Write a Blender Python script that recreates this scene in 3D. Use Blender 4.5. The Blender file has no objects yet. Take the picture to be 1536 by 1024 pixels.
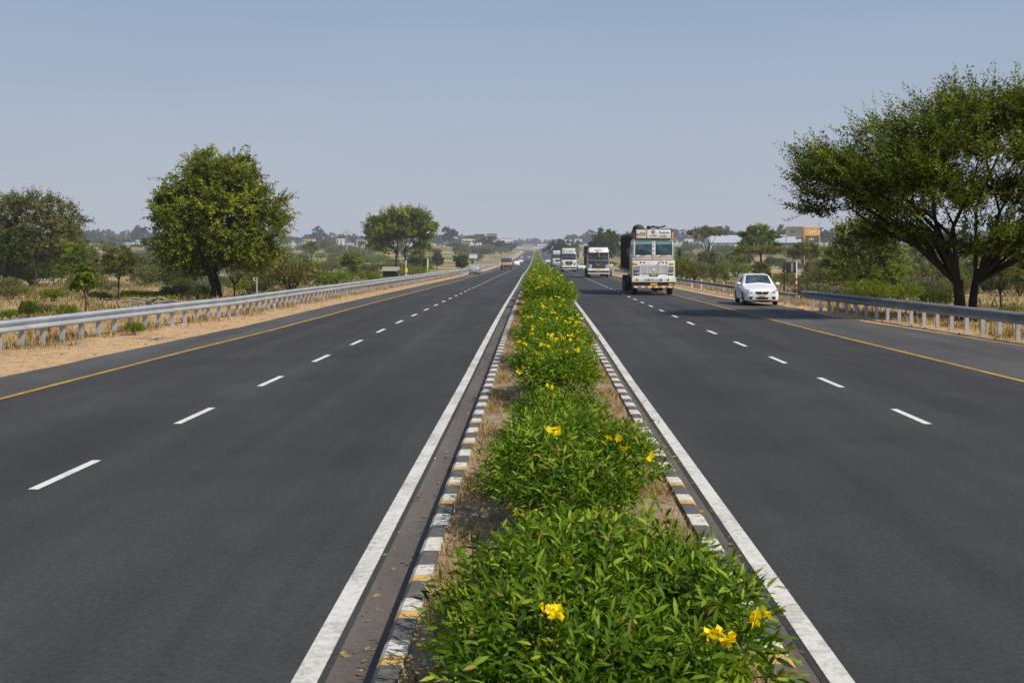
import bpy, bmesh, math, random
import numpy as np
from mathutils import Vector, Matrix

random.seed(7)
rng = np.random.default_rng(7)
SC = bpy.context.scene
COL = SC.collection
R = math.radians
CAMH, F, VX, VY = 2.5, 1600.0, 805.0, 372.0   # eye height (m), focal length and vanishing point measured in the photo

# ------------------------------------------------------------------ terrain
_EP = [(-200, 0), (38, 0), (200, -1.70), (260, -2.05), (350, -2.2), (500, -1.8), (700, -.6), (900, 1.0), (1050, 1.9), (1400, 2.3), (9000, 2.6)]
def E(y):
    y = np.asarray(y, float); s = 0
    xs = [p[0] for p in _EP]; zs = [p[1] for p in _EP]
    for o in (-12, -6, 0, 6, 12):
        s = s + np.interp(y + o, xs, zs)
    return s / 5
def sm(t):
    t = np.clip(t, 0, 1); return t * t * (3 - 2 * t)
def cl(y):      # sideways bend of the left carriageway
    y = np.asarray(y, float); return -np.maximum(0, y - 780) ** 2 / 1500.0
def cr(y):
    y = np.asarray(y, float); return -np.maximum(0, y - 1010) ** 2 / 1500.0
def gz(x, y):
    x = np.asarray(x, float); y = np.asarray(y, float)
    d = np.abs(x)
    n = (np.sin(x * .31 + y * .17) + np.sin(x * .13 - y * .23 + 1) + .6 * np.sin(x * .71 + y * .53 + 2)) * .06
    far = sm((d - 60) / 200) * sm((y - 150) / 400)
    d2 = np.where(x < 0, np.maximum(0, d + cl(y)), np.maximum(0, d + cr(y)))
    rise = np.interp(y, [150, 300, 400, 520, 650, 900, 1200, 9000], [0, .9, 2.3, 4.6, 5.4, 4.3, 3.2, 2]) * sm((d2 - 13) / 24)
    return E(y) - .06 + sm((d2 - 14.5) / 6) * (-.28 + n) + far * (np.sin(x * .011) + np.sin(y * .013 + 2)) * .35 + rise
def proj(x, y, z):
    return VX + F * x / y, VY + F * (CAMH - z) / y
_Y = np.concatenate([np.arange(5, 120, .2), np.arange(120, 1500, 2)])
def ground_at(px, py):
    X = (px - VX) * _Y / F
    P = VY + F * (CAMH - gz(X, _Y)) / _Y
    i = int(np.argmax(P <= py))
    return float(X[i]), float(_Y[i]), float(gz(X[i], _Y[i]))
def at(px, py, y):
    return Vector(((px - VX) * y / F, y, CAMH - (py - VY) * y / F))
def li(tab):
    return lambda y: np.interp(y, [p[0] for p in tab], [p[1] for p in tab])

# ------------------------------------------------------------------ materials
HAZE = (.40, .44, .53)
def node(nt, t, **kw):
    n = nt.nodes.new(t)
    for k, v in kw.items(): setattr(n, k, v)
    return n
def new_mat(name):
    m = bpy.data.materials.new(name); m.use_nodes = True
    nt = m.node_tree; nt.nodes.clear()
    return m, nt
def painted_haze_group():  # haze painted into the surfaces: a pale glow that grows with distance
    g = bpy.data.node_groups.new('painted_haze', 'ShaderNodeTree')
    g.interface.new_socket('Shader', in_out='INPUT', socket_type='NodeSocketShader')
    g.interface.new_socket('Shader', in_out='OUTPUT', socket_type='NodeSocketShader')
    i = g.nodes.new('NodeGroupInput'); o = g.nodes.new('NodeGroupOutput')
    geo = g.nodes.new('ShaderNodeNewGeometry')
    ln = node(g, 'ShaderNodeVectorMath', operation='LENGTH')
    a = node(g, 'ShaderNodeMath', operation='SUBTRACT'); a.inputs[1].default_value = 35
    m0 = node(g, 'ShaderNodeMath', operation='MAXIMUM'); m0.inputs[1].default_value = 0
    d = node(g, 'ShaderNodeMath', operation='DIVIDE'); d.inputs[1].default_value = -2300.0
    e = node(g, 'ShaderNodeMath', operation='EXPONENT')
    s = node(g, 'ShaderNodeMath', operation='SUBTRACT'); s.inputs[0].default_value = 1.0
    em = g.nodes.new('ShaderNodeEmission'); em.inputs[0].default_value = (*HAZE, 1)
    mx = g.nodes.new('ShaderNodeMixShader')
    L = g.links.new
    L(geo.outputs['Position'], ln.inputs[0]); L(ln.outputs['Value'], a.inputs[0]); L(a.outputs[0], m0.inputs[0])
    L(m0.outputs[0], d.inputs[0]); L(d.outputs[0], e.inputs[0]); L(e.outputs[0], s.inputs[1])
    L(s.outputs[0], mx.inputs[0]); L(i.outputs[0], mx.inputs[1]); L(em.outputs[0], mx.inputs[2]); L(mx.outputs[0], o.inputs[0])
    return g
HG = painted_haze_group()
def finish(nt, shader):  # every material ends in the painted distance haze
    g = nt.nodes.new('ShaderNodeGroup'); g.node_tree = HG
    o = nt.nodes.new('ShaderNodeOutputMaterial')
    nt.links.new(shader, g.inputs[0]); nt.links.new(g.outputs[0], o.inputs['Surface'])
def ramp(nt, stops, interp='LINEAR'):
    r = nt.nodes.new('ShaderNodeValToRGB'); cr_ = r.color_ramp; cr_.interpolation = interp
    while len(cr_.elements) < len(stops): cr_.elements.new(.5)
    for e_, (p, c) in zip(cr_.elements, stops):
        e_.position = p; e_.color = (*c, 1) if len(c) == 3 else c
    return r
def coords(nt, scale=(1, 1, 1), obj=False, rot=0):
    if obj:
        t = nt.nodes.new('ShaderNodeTexCoord'); src = t.outputs['Object']
    else:
        t = nt.nodes.new('ShaderNodeNewGeometry'); src = t.outputs['Position']
    mp = nt.nodes.new('ShaderNodeMapping'); mp.inputs['Scale'].default_value = scale
    mp.inputs['Rotation'].default_value = (0, 0, rot)
    nt.links.new(src, mp.inputs[0]); return mp.outputs[0]
def noise(nt, vec, scale, detail=4, rough=.6):
    n = nt.nodes.new('ShaderNodeTexNoise'); n.inputs['Scale'].default_value = scale
    n.inputs['Detail'].default_value = detail; n.inputs['Roughness'].default_value = rough
    nt.links.new(vec, n.inputs['Vector']); return n.outputs['Fac']
def mixc(nt, fac, a, b, mode='MIX'):
    m = nt.nodes.new('ShaderNodeMix'); m.data_type = 'RGBA'; m.blend_type = mode
    for s, v in ((m.inputs[0], fac), (m.inputs[6], a), (m.inputs[7], b)):
        if isinstance(v, (int, float)): s.default_value = v
        elif isinstance(v, tuple): s.default_value = (*v, 1)
        else: nt.links.new(v, s)
    return m.outputs[2]
def mth(nt, op, a, b=None, clamp=False):
    m = node(nt, 'ShaderNodeMath', operation=op); m.use_clamp = clamp
    for s, v in ((m.inputs[0], a), (m.inputs[1], b)):
        if v is None: continue
        if isinstance(v, (int, float)): s.default_value = v
        else: nt.links.new(v, s)
    return m.outputs[0]
def principled(nt, col, rough=.7, metal=0, spec=.5, bump=None, bstr=.3, bdist=.01, coat=0):
    b = nt.nodes.new('ShaderNodeBsdfPrincipled')
    if isinstance(col, tuple): b.inputs['Base Color'].default_value = (*col, 1)
    else: nt.links.new(col, b.inputs['Base Color'])
    if isinstance(rough, (int, float)): b.inputs['Roughness'].default_value = rough
    else: nt.links.new(rough, b.inputs['Roughness'])
    b.inputs['Metallic'].default_value = metal; b.inputs['Specular IOR Level'].default_value = spec
    b.inputs['Coat Weight'].default_value = coat
    if bump is not None:
        bn = nt.nodes.new('ShaderNodeBump'); bn.inputs['Strength'].default_value = bstr; bn.inputs['Distance'].default_value = bdist
        nt.links.new(bump, bn.inputs['Height']); nt.links.new(bn.outputs[0], b.inputs['Normal'])
    return b.outputs[0]
_mc = {}
def paint(name, col, rough=.5, metal=0, var=.18, scale=3.0, coat=0, grime=None):
    if name in _mc: return _mc[name]
    m, nt = new_mat(name)
    v = coords(nt, obj=True)
    n = noise(nt, v, scale, 6, .65)
    dark = tuple(c * (1 - var * 2) for c in col) if grime is None else grime
    r = ramp(nt, [(.3, dark), (.62, col)])
    nt.links.new(n, r.inputs[0])
    finish(nt, principled(nt, r.outputs[0], rough, metal, coat=coat))
    _mc[name] = m; return m
def glass_mat(name, col=(.03, .045, .055), rough=.08):
    m, nt = new_mat(name)
    v = coords(nt, obj=True); n = noise(nt, v, 2.2, 3)
    r = ramp(nt, [(.35, tuple(c * .5 for c in col)), (.7, tuple(min(1, c * 1.9) for c in col))]); nt.links.new(n, r.inputs[0])
    finish(nt, principled(nt, r.outputs[0], rough, 0, .8)); return m
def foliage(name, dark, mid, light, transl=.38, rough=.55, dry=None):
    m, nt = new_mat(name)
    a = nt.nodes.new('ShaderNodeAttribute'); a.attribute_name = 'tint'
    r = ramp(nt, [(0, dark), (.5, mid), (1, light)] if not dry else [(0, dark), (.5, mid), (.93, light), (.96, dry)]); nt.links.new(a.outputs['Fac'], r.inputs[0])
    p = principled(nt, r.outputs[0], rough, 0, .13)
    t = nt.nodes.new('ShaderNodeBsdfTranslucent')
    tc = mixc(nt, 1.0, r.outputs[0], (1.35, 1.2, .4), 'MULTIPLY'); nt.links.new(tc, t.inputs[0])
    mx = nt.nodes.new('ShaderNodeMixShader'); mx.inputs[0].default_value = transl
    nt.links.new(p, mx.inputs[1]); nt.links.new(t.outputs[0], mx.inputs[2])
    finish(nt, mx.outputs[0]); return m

def mat_ground():
    m, nt = new_mat('field_ground')
    v = coords(nt)
    sep = nt.nodes.new('ShaderNodeSeparateXYZ'); nt.links.new(v, sep.inputs[0])
    big = noise(nt, coords(nt, (.35, .13, 1)), .22, 5, .6)
    med = noise(nt, v, .5, 6, .65)
    fine = noise(nt, v, 9, 6, .75)
    sand = ramp(nt, [(.3, (.36, .225, .12)), (.55, (.52, .35, .195)), (.75, (.63, .46, .28))]); nt.links.new(fine, sand.inputs[0])
    clod = noise(nt, v, 2.6, 8, .8)
    cl_ = ramp(nt, [(.34, (.55, .52, .48)), (.5, (1, 1, 1)), (.7, (1.12, 1.12, 1.1))]); nt.links.new(clod, cl_.inputs[0])
    sandc = mixc(nt, 1.0, sand.outputs[0], cl_.outputs[0], 'MULTIPLY')
    dry = ramp(nt, [(.3, (.22, .155, .075)), (.7, (.44, .32, .16))]); nt.links.new(fine, dry.inputs[0])
    grn = ramp(nt, [(.3, (.075, .095, .028)), (.7, (.17, .19, .055))]); nt.links.new(fine, grn.inputs[0])
    f1 = ramp(nt, [(.42, (0, 0, 0)), (.56, (1, 1, 1))]); nt.links.new(med, f1.inputs[0])
    c = mixc(nt, f1.outputs[0], sandc, dry.outputs[0])
    # field strips: long in x, thin in y, with distance
    strip = noise(nt, coords(nt, (.006, .05, 1)), 1.0, 3, .5)
    f2 = ramp(nt, [(.44, (0, 0, 0)), (.52, (1, 1, 1))]); nt.links.new(strip, f2.inputs[0])
    f2b = mth(nt, 'MULTIPLY', f2.outputs[0], mth(nt, 'MULTIPLY', mth(nt, 'SUBTRACT', sep.outputs[1], 90.0), .012, True), True)
    c = mixc(nt, mth(nt, 'MULTIPLY', f2b, .85), c, grn.outputs[0])
    f3 = ramp(nt, [(.5, (0, 0, 0)), (.66, (1, 1, 1))]); nt.links.new(big, f3.inputs[0])
    c = mixc(nt, mth(nt, 'MULTIPLY', f3.outputs[0], .45), c, grn.outputs[0])
    # sandy verge hugging the road on both sides
    ax = mth(nt, 'ABSOLUTE', sep.outputs[0])
    wob = mth(nt, 'MULTIPLY', med, 3.0)
    vg = mth(nt, 'SUBTRACT', mth(nt, 'SUBTRACT', 14.6, ax), wob)
    vg = mth(nt, 'MULTIPLY', vg, 1.2, True)
    c = mixc(nt, vg, c, sandc)
    finish(nt, principled(nt, c, .95, 0, .1, fine, .6, .04)); return m
def mat_asphalt(name, a, b, patch=.25, dustx=None):
    m, nt = new_mat(name)
    v = coords(nt)
    sp = noise(nt, v, 75, 2, .7)
    fine = noise(nt, v, 22, 5, .8)
    big = noise(nt, coords(nt, (.6, .12, 1)), .7, 5, .6)
    streak = noise(nt, coords(nt, (1.7, .02, 1)), 1.1, 4, .6)
    r = ramp(nt, [(.28, a), (.75, b)]); nt.links.new(fine, r.inputs[0])
    r2 = ramp(nt, [(.3, (.72, .72, .74)), (.7, (1.22, 1.2, 1.18))]); nt.links.new(big, r2.inputs[0])
    r3 = ramp(nt, [(.3, (.84, .84, .85)), (.7, (1.14, 1.13, 1.12))]); nt.links.new(streak, r3.inputs[0])
    c = mixc(nt, 1.0, r.outputs[0], r2.outputs[0], 'MULTIPLY')
    c = mixc(nt, 1.0, c, r3.outputs[0], 'MULTIPLY')
    sx = nt.nodes.new('ShaderNodeSeparateXYZ'); nt.links.new(v, sx.inputs[0])
    wv = mth(nt, 'SINE', mth(nt, 'ADD', mth(nt, 'MULTIPLY', sx.outputs[0], 3.6), mth(nt, 'MULTIPLY', big, 1.5)))
    r5 = ramp(nt, [(0, (.95, .95, .95)), (1, (1.07, 1.065, 1.06))]); nt.links.new(mth(nt, 'ADD', mth(nt, 'MULTIPLY', wv, .5), .5), r5.inputs[0])
    c = mixc(nt, 1.0, c, r5.outputs[0], 'MULTIPLY')
    blot = noise(nt, v, .35, 7, .75)
    r6 = ramp(nt, [(.35, (.82, .82, .83)), (.5, (1, 1, 1)), (.68, (1.16, 1.15, 1.13))]); nt.links.new(blot, r6.inputs[0])
    c = mixc(nt, 1.0, c, r6.outputs[0], 'MULTIPLY')
    r4 = ramp(nt, [(.64, (0, 0, 0)), (.78, (1, 1, 1))]); nt.links.new(sp, r4.inputs[0])
    c = mixc(nt, mth(nt, 'MULTIPLY', r4.outputs[0], .55), c, tuple(x * 3.4 for x in b))
    finish(nt, principled(nt, c, .82, 0, .25, fine, .35, .006)); return m
def mat_line(name, col, worn, amt=.45):
    m, nt = new_mat(name)
    v = coords(nt)
    n = noise(nt, v, 14, 8, .8); b = noise(nt, v, 1.3, 5, .7)
    s = mth(nt, 'ADD', mth(nt, 'MULTIPLY', n, .6), mth(nt, 'MULTIPLY', b, .4))
    r = ramp(nt, [(amt - .08, worn), (amt + .02, tuple((x + y) / 2 for x, y in zip(col, worn))), (amt + .1, col)]); nt.links.new(s, r.inputs[0])
    finish(nt, principled(nt, r.outputs[0], .8, 0, .2)); return m
def mat_kerb():
    m, nt = new_mat('kerb_paint')
    v = coords(nt)
    sep = nt.nodes.new('ShaderNodeSeparateXYZ'); nt.links.new(v, sep.inputs[0])
    wob = noise(nt, v, 1.6, 3)
    yy = mth(nt, 'ADD', sep.outputs[1], mth(nt, 'MULTIPLY', wob, .07))
    t = mth(nt, 'FRACT', mth(nt, 'DIVIDE', yy, .76))
    r = ramp(nt, [(0, (.60, .565, .50)), (.5, (.10, .095, .09))], 'CONSTANT'); nt.links.new(t, r.inputs[0])
    k = mth(nt, 'FLOOR', mth(nt, 'DIVIDE', yy, .76))
    wn = nt.nodes.new('ShaderNodeTexWhiteNoise'); wn.noise_dimensions = '1D'; nt.links.new(k, wn.inputs['W'])
    isy = mth(nt, 'MULTIPLY', mth(nt, 'GREATER_THAN', wn.outputs['Value'], .45), mth(nt, 'MULTIPLY', mth(nt, 'LESS_THAN', t, .19), mth(nt, 'LESS_THAN', sep.outputs[1], 15.0)))
    c = mixc(nt, isy, r.outputs[0], (.58, .36, .12))
    n = noise(nt, v, 12, 8, .8)
    rr = ramp(nt, [(.36, (0, 0, 0)), (.5, (1, 1, 1))]); nt.links.new(n, rr.inputs[0])
    c = mixc(nt, rr.outputs[0], (.17, .145, .12), c)
    # beyond about forty metres the paint has weathered to plain pale stone
    far = mth(nt, 'MULTIPLY', mth(nt, 'SUBTRACT', sep.outputs[1], 34.0), .05, True)
    c = mixc(nt, far, c, (.30, .265, .225))
    finish(nt, principled(nt, c, .85, 0, .2, n, .4, .01)); return m

M = {}
M['ground'] = mat_ground()
M['asphalt'] = mat_asphalt('asphalt', (.022, .0222, .0222), (.062, .0622, .061))
M['shoulder'] = mat_asphalt('shoulder_asphalt', (.062, .059, .058), (.098, .093, .09))
M['gutter'] = mat_asphalt('dusty_gutter', (.085, .073, .063), (.148, .127, .109))
M['white_line'] = mat_line('white_road_paint', (.60, .575, .53), (.27, .245, .215), .44)
M['dash'] = mat_line('white_dash_paint', (.62, .61, .58), (.28, .27, .25), .38)
M['yellow_line'] = mat_line('yellow_road_paint', (.55, .30, .045), (.20, .13, .06), .46)
M['kerb'] = mat_kerb()
M['soil'] = paint('median_soil', (.34, .24, .145), .95, 0, .28, 6)
M['bark'] = paint('bark', (.075, .055, .04), .95, 0, .25, 5)
M['bark_dark'] = paint('dark_bark', (.022, .017, .013), .95, 0, .25, 5)
M['bark_pale'] = paint('pale_bark', (.33, .28, .22), .9, 0, .2, 4)
M['galv'] = paint('galvanised_steel', (.50, .53, .57), .42, .35, .16, 1.2)
M['galv_dull'] = paint('dull_galvanised_steel', (.27, .28, .30), .6, .3, .2, 1.2)  # dull steel; also stands in for shade on the near right beam
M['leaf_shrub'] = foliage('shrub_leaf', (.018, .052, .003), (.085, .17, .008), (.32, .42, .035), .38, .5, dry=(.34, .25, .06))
M['leaf_far_shrub'] = foliage('far_shrub_leaf', (.05, .12, .006), (.12, .215, .012), (.23, .31, .03), .35)
M['petal'] = foliage('petal', (.80, .58, .008), (.88, .70, .012), (.92, .80, .03), .3)
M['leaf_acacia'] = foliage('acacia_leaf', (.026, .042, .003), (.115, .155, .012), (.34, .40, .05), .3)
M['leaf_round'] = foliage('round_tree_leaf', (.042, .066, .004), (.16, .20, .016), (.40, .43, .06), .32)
M['leaf_olive'] = foliage('olive_leaf', (.06, .064, .02), (.15, .155, .048), (.28, .28, .10), .3)
M['leaf_brown'] = foliage('brown_olive_leaf', (.06, .066, .018), (.15, .15, .042), (.26, .26, .08), .3)
M['leaf_bright'] = foliage('bright_leaf', (.05, .09, .008), (.15, .205, .018), (.31, .36, .05), .35)
M['leaf_grey'] = foliage('grey_leaf', (.07, .085, .05), (.14, .16, .09), (.24, .25, .16), .3)
M['leaf_dark'] = foliage('dark_leaf', (.024, .042, .004), (.07, .10, .013), (.18, .21, .03), .25)
M['leaf_horizon'] = foliage('horizon_leaf', (.012, .018, .012), (.03, .04, .022), (.06, .07, .035), .2)
M['leaf_mustard'] = foliage('mustard_crop', (.07, .11, .015), (.19, .21, .02), (.42, .34, .02), .3)
M['straw'] = foliage('straw', (.17, .105, .045), (.34, .23, .10), (.50, .38, .20), .3)
M['wood'] = paint('weathered_wood', (.30, .25, .19), .9, 0, .25, 4)
M['truck_white'] = paint('truck_white', (.82, .82, .80), .4, 0, .07, 2.2, grime=(.60, .58, .55))
M['truck_black'] = paint('truck_black', (.028, .028, .03), .5, 0, .2)
M['truck_orange'] = paint('truck_orange', (.60, .28, .06), .5, 0, .2)
M['truck_yellow'] = paint('truck_yellow', (.75, .47, .03), .5, 0, .1)
M['tarp'] = paint('tarpaulin', (.05, .048, .032), .85, 0, .25, 1.3)
M['teal'] = paint('teal_sun_strip', (.05, .32, .36), .5, 0, .1)
M['chrome'] = paint('dull_chrome', (.55, .56, .58), .3, .7, .12)
M['rubber'] = paint('tyre_rubber', (.018, .018, .018), .85, 0, .2, 6)
M['rim'] = paint('wheel_rim', (.42, .42, .43), .4, .5, .15)
M['under'] = paint('underbody', (.012, .012, .013), .8, 0, .2)
M['glass'] = glass_mat('vehicle_glass', (.04, .065, .08))
M['lamp'] = glass_mat('headlamp_glass', (.30, .32, .34), .12)
M['car_white'] = paint('car_white', (.80, .80, .80), .25, 0, .02, 1.5, coat=.6)
M['car_dark'] = paint('car_dark', (.05, .055, .065), .25, 0, .1, 1.5, coat=.5)
M['car_silver'] = paint('car_silver', (.40, .43, .47), .3, .3, .06, 1.5, coat=.5)
M['red'] = paint('red_paint', (.42, .05, .03), .5, 0, .15)
M['blue'] = paint('blue_paint', (.08, .18, .38), .5, 0, .15)
M['cloth'] = paint('dark_cloth', (.05, .05, .07), .9, 0, .2)
M['skin'] = paint('skin', (.25, .14, .09), .7, 0, .1)
M['wall_white'] = paint('whitewashed_wall', (.72, .70, .66), .85, 0, .10, .25)
M['wall_pink'] = paint('sand_pink_wall', (.52, .38, .27), .9, 0, .12, .25)
M['wall_grey'] = paint('grey_block_wall', (.13, .14, .145), .8, 0, .15, .25)
M['roof_dark'] = paint('dark_roof', (.10, .10, .10), .8, 0, .15, .25)
M['roof_pale'] = paint('pale_sheet_roof', (.44, .48, .52), .5, .1, .08, .25)
M['window'] = glass_mat('window_glass', (.03, .035, .04), .2)
M['sign_orange'] = paint('orange_sign', (.72, .33, .03), .5, 0, .08, .8)
M['sign_yellow'] = paint('yellow_sign', (.80, .55, .02), .5, 0, .06, .8)
M['sign_grey'] = paint('grey_board', (.16, .185, .18), .7, 0, .12, .6)
M['sign_blue'] = paint('pale_blue_board', (.45, .55, .68), .6, 0, .12, 1)
M['letter_white'] = paint('white_lettering', (.80, .78, .72), .6, 0, .04)
M['letter_dark'] = paint('dark_lettering', (.06, .06, .07), .6, 0, .1)
M['concrete'] = paint('concrete', (.36, .34, .31), .9, 0, .12, .5)

# ------------------------------------------------------------------ object helpers
def tag(o, label=None, cat=None, group=None, kind=None):
    if label: o['label'] = label
    if cat: o['category'] = cat
    if group: o['group'] = group
    if kind: o['kind'] = kind
    return o
def thing(name, label, cat, loc=(0, 0, 0), rz=0, group=None):
    o = bpy.data.objects.new(name, None); COL.objects.link(o); o.empty_display_size = .3
    o.location = loc; o.rotation_euler = (0, 0, rz)
    return tag(o, label, cat, group)
def copy_tree(o, parent=None):
    c = o.copy(); COL.objects.link(c)
    if parent is not None:
        c.parent = parent
    for ch in KIDS.get(o.name, []):
        copy_tree(ch, c)
    return c
KIDS = {}
def link(o, parent):
    COL.objects.link(o)
    if parent is not None:
        o.parent = parent
        KIDS.setdefault(parent.name, []).append(o)
    return o
class MB:
    def __init__(s): s.v = []; s.f = []
    def add(s, vs, fs):
        b = len(s.v); s.v += [tuple(v) for v in vs]; s.f += [tuple(b + i for i in f) for f in fs]; return s
    def box(s, x0, x1, y0, y1, z0, z1, taper=0):
        t = taper
        return s.add([(x0, y0, z0), (x1, y0, z0), (x1, y1, z0), (x0, y1, z0), (x0 + t, y0 + t, z1), (x1 - t, y0 + t, z1), (x1 - t, y1 - t, z1), (x0 + t, y1 - t, z1)],
                     [(0, 3, 2, 1), (4, 5, 6, 7), (0, 1, 5, 4), (1, 2, 6, 5), (2, 3, 7, 6), (3, 0, 4, 7)])
    def tube(s, pts, rad, n=6):
        pts = [Vector(p) for p in pts]; b = len(s.v)
        if isinstance(rad, (int, float)): rad = [rad] * len(pts)
        for i, p in enumerate(pts):
            d = (pts[min(i + 1, len(pts) - 1)] - pts[max(i - 1, 0)])
            d = d.normalized() if d.length > 1e-9 else Vector((0, 0, 1))
            u = d.cross(Vector((.13, .97, .2))); u = u.normalized() if u.length > 1e-4 else Vector((1, 0, 0))
            w = d.cross(u)
            for k in range(n):
                a = 2 * math.pi * k / n
                s.v.append(tuple(p + (u * math.cos(a) + w * math.sin(a)) * rad[i]))
        for i in range(len(pts) - 1):
            for k in range(n):
                a = b + i * n + k; c = b + i * n + (k + 1) % n
                s.f.append((a, c, c + n, a + n))
        s.f.append(tuple(b + k for k in reversed(range(n)))); s.f.append(tuple(b + (len(pts) - 1) * n + k for k in range(n)))
        return s
    def prism(s, poly, y0, y1):   # polygon in x,z pulled along y
        n = len(poly); b = len(s.v)
        for y in (y0, y1):
            for x, z in poly: s.v.append((x, y, z))
        for k in range(n): s.f.append((b + k, b + (k + 1) % n, b + n + (k + 1) % n, b + n + k))
        s.f.append(tuple(b + k for k in reversed(range(n)))); s.f.append(tuple(b + n + k for k in range(n)))
        return s
    def prismx(s, poly, x0, x1):   # polygon in y,z pulled along x
        n = len(poly); b = len(s.v)
        for x in (x0, x1):
            for y, z in poly: s.v.append((x, y, z))
        for k in range(n): s.f.append((b + k, b + (k + 1) % n, b + n + (k + 1) % n, b + n + k))
        s.f.append(tuple(b + k for k in reversed(range(n)))); s.f.append(tuple(b + n + k for k in range(n)))
        return s
    def sphere(s, c, r, seg=10, rings=6):
        b = len(s.v); rx, ry, rz = (r, r, r) if isinstance(r, (int, float)) else r
        for i in range(rings + 1):
            t = math.pi * i / rings
            for k in range(seg):
                a = 2 * math.pi * k / seg
                s.v.append((c[0] + rx * math.sin(t) * math.cos(a), c[1] + ry * math.sin(t) * math.sin(a), c[2] + rz * math.cos(t)))
        for i in range(rings):
            for k in range(seg):
                a = b + i * seg + k; d = b + i * seg + (k + 1) % seg
                s.f.append((a, a + seg, d + seg, d))
        return s
    def build(s, name, mat, parent=None, smooth=False, bevel=0, seg=2):
        me = bpy.data.meshes.new(name); me.from_pydata(s.v, [], s.f)
        bm = bmesh.new(); bm.from_mesh(me)
        bmesh.ops.remove_doubles(bm, verts=bm.verts, dist=1e-5)
        bmesh.ops.recalc_face_normals(bm, faces=bm.faces)
        if bevel:
            ed = [e for e in bm.edges if len(e.link_faces) == 2 and e.calc_face_angle(0) > R(30)]
            bmesh.ops.bevel(bm, geom=ed, offset=bevel, segments=seg, affect='EDGES', profile=.6, clamp_overlap=True)
        bm.to_mesh(me); bm.free()
        if smooth or bevel:
            me.shade_smooth()
            if bevel and not smooth: me.set_sharp_from_angle(angle=R(35))
        me.materials.append(mat)
        return link(bpy.data.objects.new(name, me), parent)
def strip(name, x0f, x1f, ys, dz, mat, off=lambda y: 0 * y, nx=1):
    xs0 = x0f(ys) + off(ys); xs1 = x1f(ys) + off(ys); z = E(ys) + dz
    v = []; f = []
    for i, y in enumerate(ys):
        for k in range(nx + 1):
            v.append((xs0[i] + (xs1[i] - xs0[i]) * k / nx, y, z[i]))
    w = nx + 1
    for i in range(len(ys) - 1):
        for k in range(nx):
            a = i * w + k; f.append((a, a + 1, a + 1 + w, a + w))
    me = bpy.data.meshes.new(name); me.from_pydata(v, [], f); me.materials.append(mat)
    o = bpy.data.objects.new(name, me); COL.objects.link(o); return tag(o, kind='structure')

# vectorised leaves: rhombic, folded along the midrib; long=True gives a curved two-segment blade
def leaves(name, P, D, S, wid, tint, mat, parent, long=False, curl=.25, seed=0):
    g = np.random.default_rng(seed)
    N = len(P)
    D = D / np.maximum(np.linalg.norm(D, axis=1, keepdims=True), 1e-6)
    rnd = g.normal(size=(N, 3)); rnd[:, 2] += .9
    side = np.cross(D, rnd); side /= np.maximum(np.linalg.norm(side, axis=1, keepdims=True), 1e-6)
    nor = np.cross(side, D); nor *= np.sign(nor[:, 2:3] + 1e-9)
    S = np.asarray(S).reshape(-1, 1) * np.ones((N, 1)); W = S * wid
    if not long:
        V = np.stack([P, P + D * S * .5 + side * W * .5 + nor * W * .12, P + D * S, P + D * S * .5 - side * W * .5 + nor * W * .12], 1)
        k = 4; idx = np.array([0, 1, 2, 0, 2, 3]); starts = np.array([0, 3]); tot = 6
    else:
        V = np.stack([P, P + D * S * .3 + side * W * .45 + nor * W * .1, P + D * S * .3 - side * W * .45 + nor * W * .1,
                      P + D * S * .65 + side * W * .42 - nor * S * curl * .35, P + D * S * .65 - side * W * .42 - nor * S * curl * .35,
                      P + D * S * .95 - nor * S * curl,
                      P + D * S * .3 , P + D * S * .65 - nor * S * (curl * .35 + .03)], 1)
        k = 8
        idx = np.array([0, 1, 6, 0, 6, 2, 1, 3, 7, 6, 6, 7, 4, 2, 3, 5, 7, 7, 5, 4]); starts = np.array([0, 3, 6, 10, 14, 17]); tot = 20
    base = (np.arange(N) * k).reshape(-1, 1)
    loops = (base + idx).ravel().astype(np.int32)
    ls = (np.arange(N).reshape(-1, 1) * tot + starts).ravel().astype(np.int32)
    me = bpy.data.meshes.new(name)
    me.vertices.add(N * k); me.vertices.foreach_set('co', V.reshape(-1).astype(np.float32))
    me.loops.add(len(loops)); me.loops.foreach_set('vertex_index', loops)
    me.polygons.add(len(ls)); me.polygons.foreach_set('loop_start', ls)
    me.update(calc_edges=True)
    at_ = me.attributes.new('tint', 'FLOAT', 'POINT')
    at_.data.foreach_set('value', np.repeat(np.clip(tint, 0, 1), k).astype(np.float32))
    me.materials.append(mat)
    if long: me.shade_smooth()
    return link(bpy.data.objects.new(name, me), parent)

# ------------------------------------------------------------------ ground and road
YS = np.concatenate([np.arange(-30, 60, 1.0), np.arange(60, 400, 4.0), np.arange(400, 1100, 10.0), np.array([1100, 1200, 1400, 1800, 2500, 4000, 7000])])
xs_ = np.concatenate([-np.geomspace(5000, 60, 40), -np.arange(58, 14, -1.5), np.arange(-14, 15, 2.0), np.arange(16, 60, 1.5), np.geomspace(60, 5000, 40)])
GX, GY = np.meshgrid(xs_, YS)
gv = np.stack([GX, GY, gz(GX, GY)], -1).reshape(-1, 3)
nxg = len(xs_); gf = [(i * nxg + k, i * nxg + k + 1, (i + 1) * nxg + k + 1, (i + 1) * nxg + k) for i in range(len(YS) - 1) for k in range(nxg - 1)]
me = bpy.data.meshes.new('ground'); me.from_pydata(gv.tolist(), [], gf); me.materials.append(M['ground']); me.shade_smooth()
tag(link(bpy.data.objects.new('ground', me), None), kind='structure')

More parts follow.
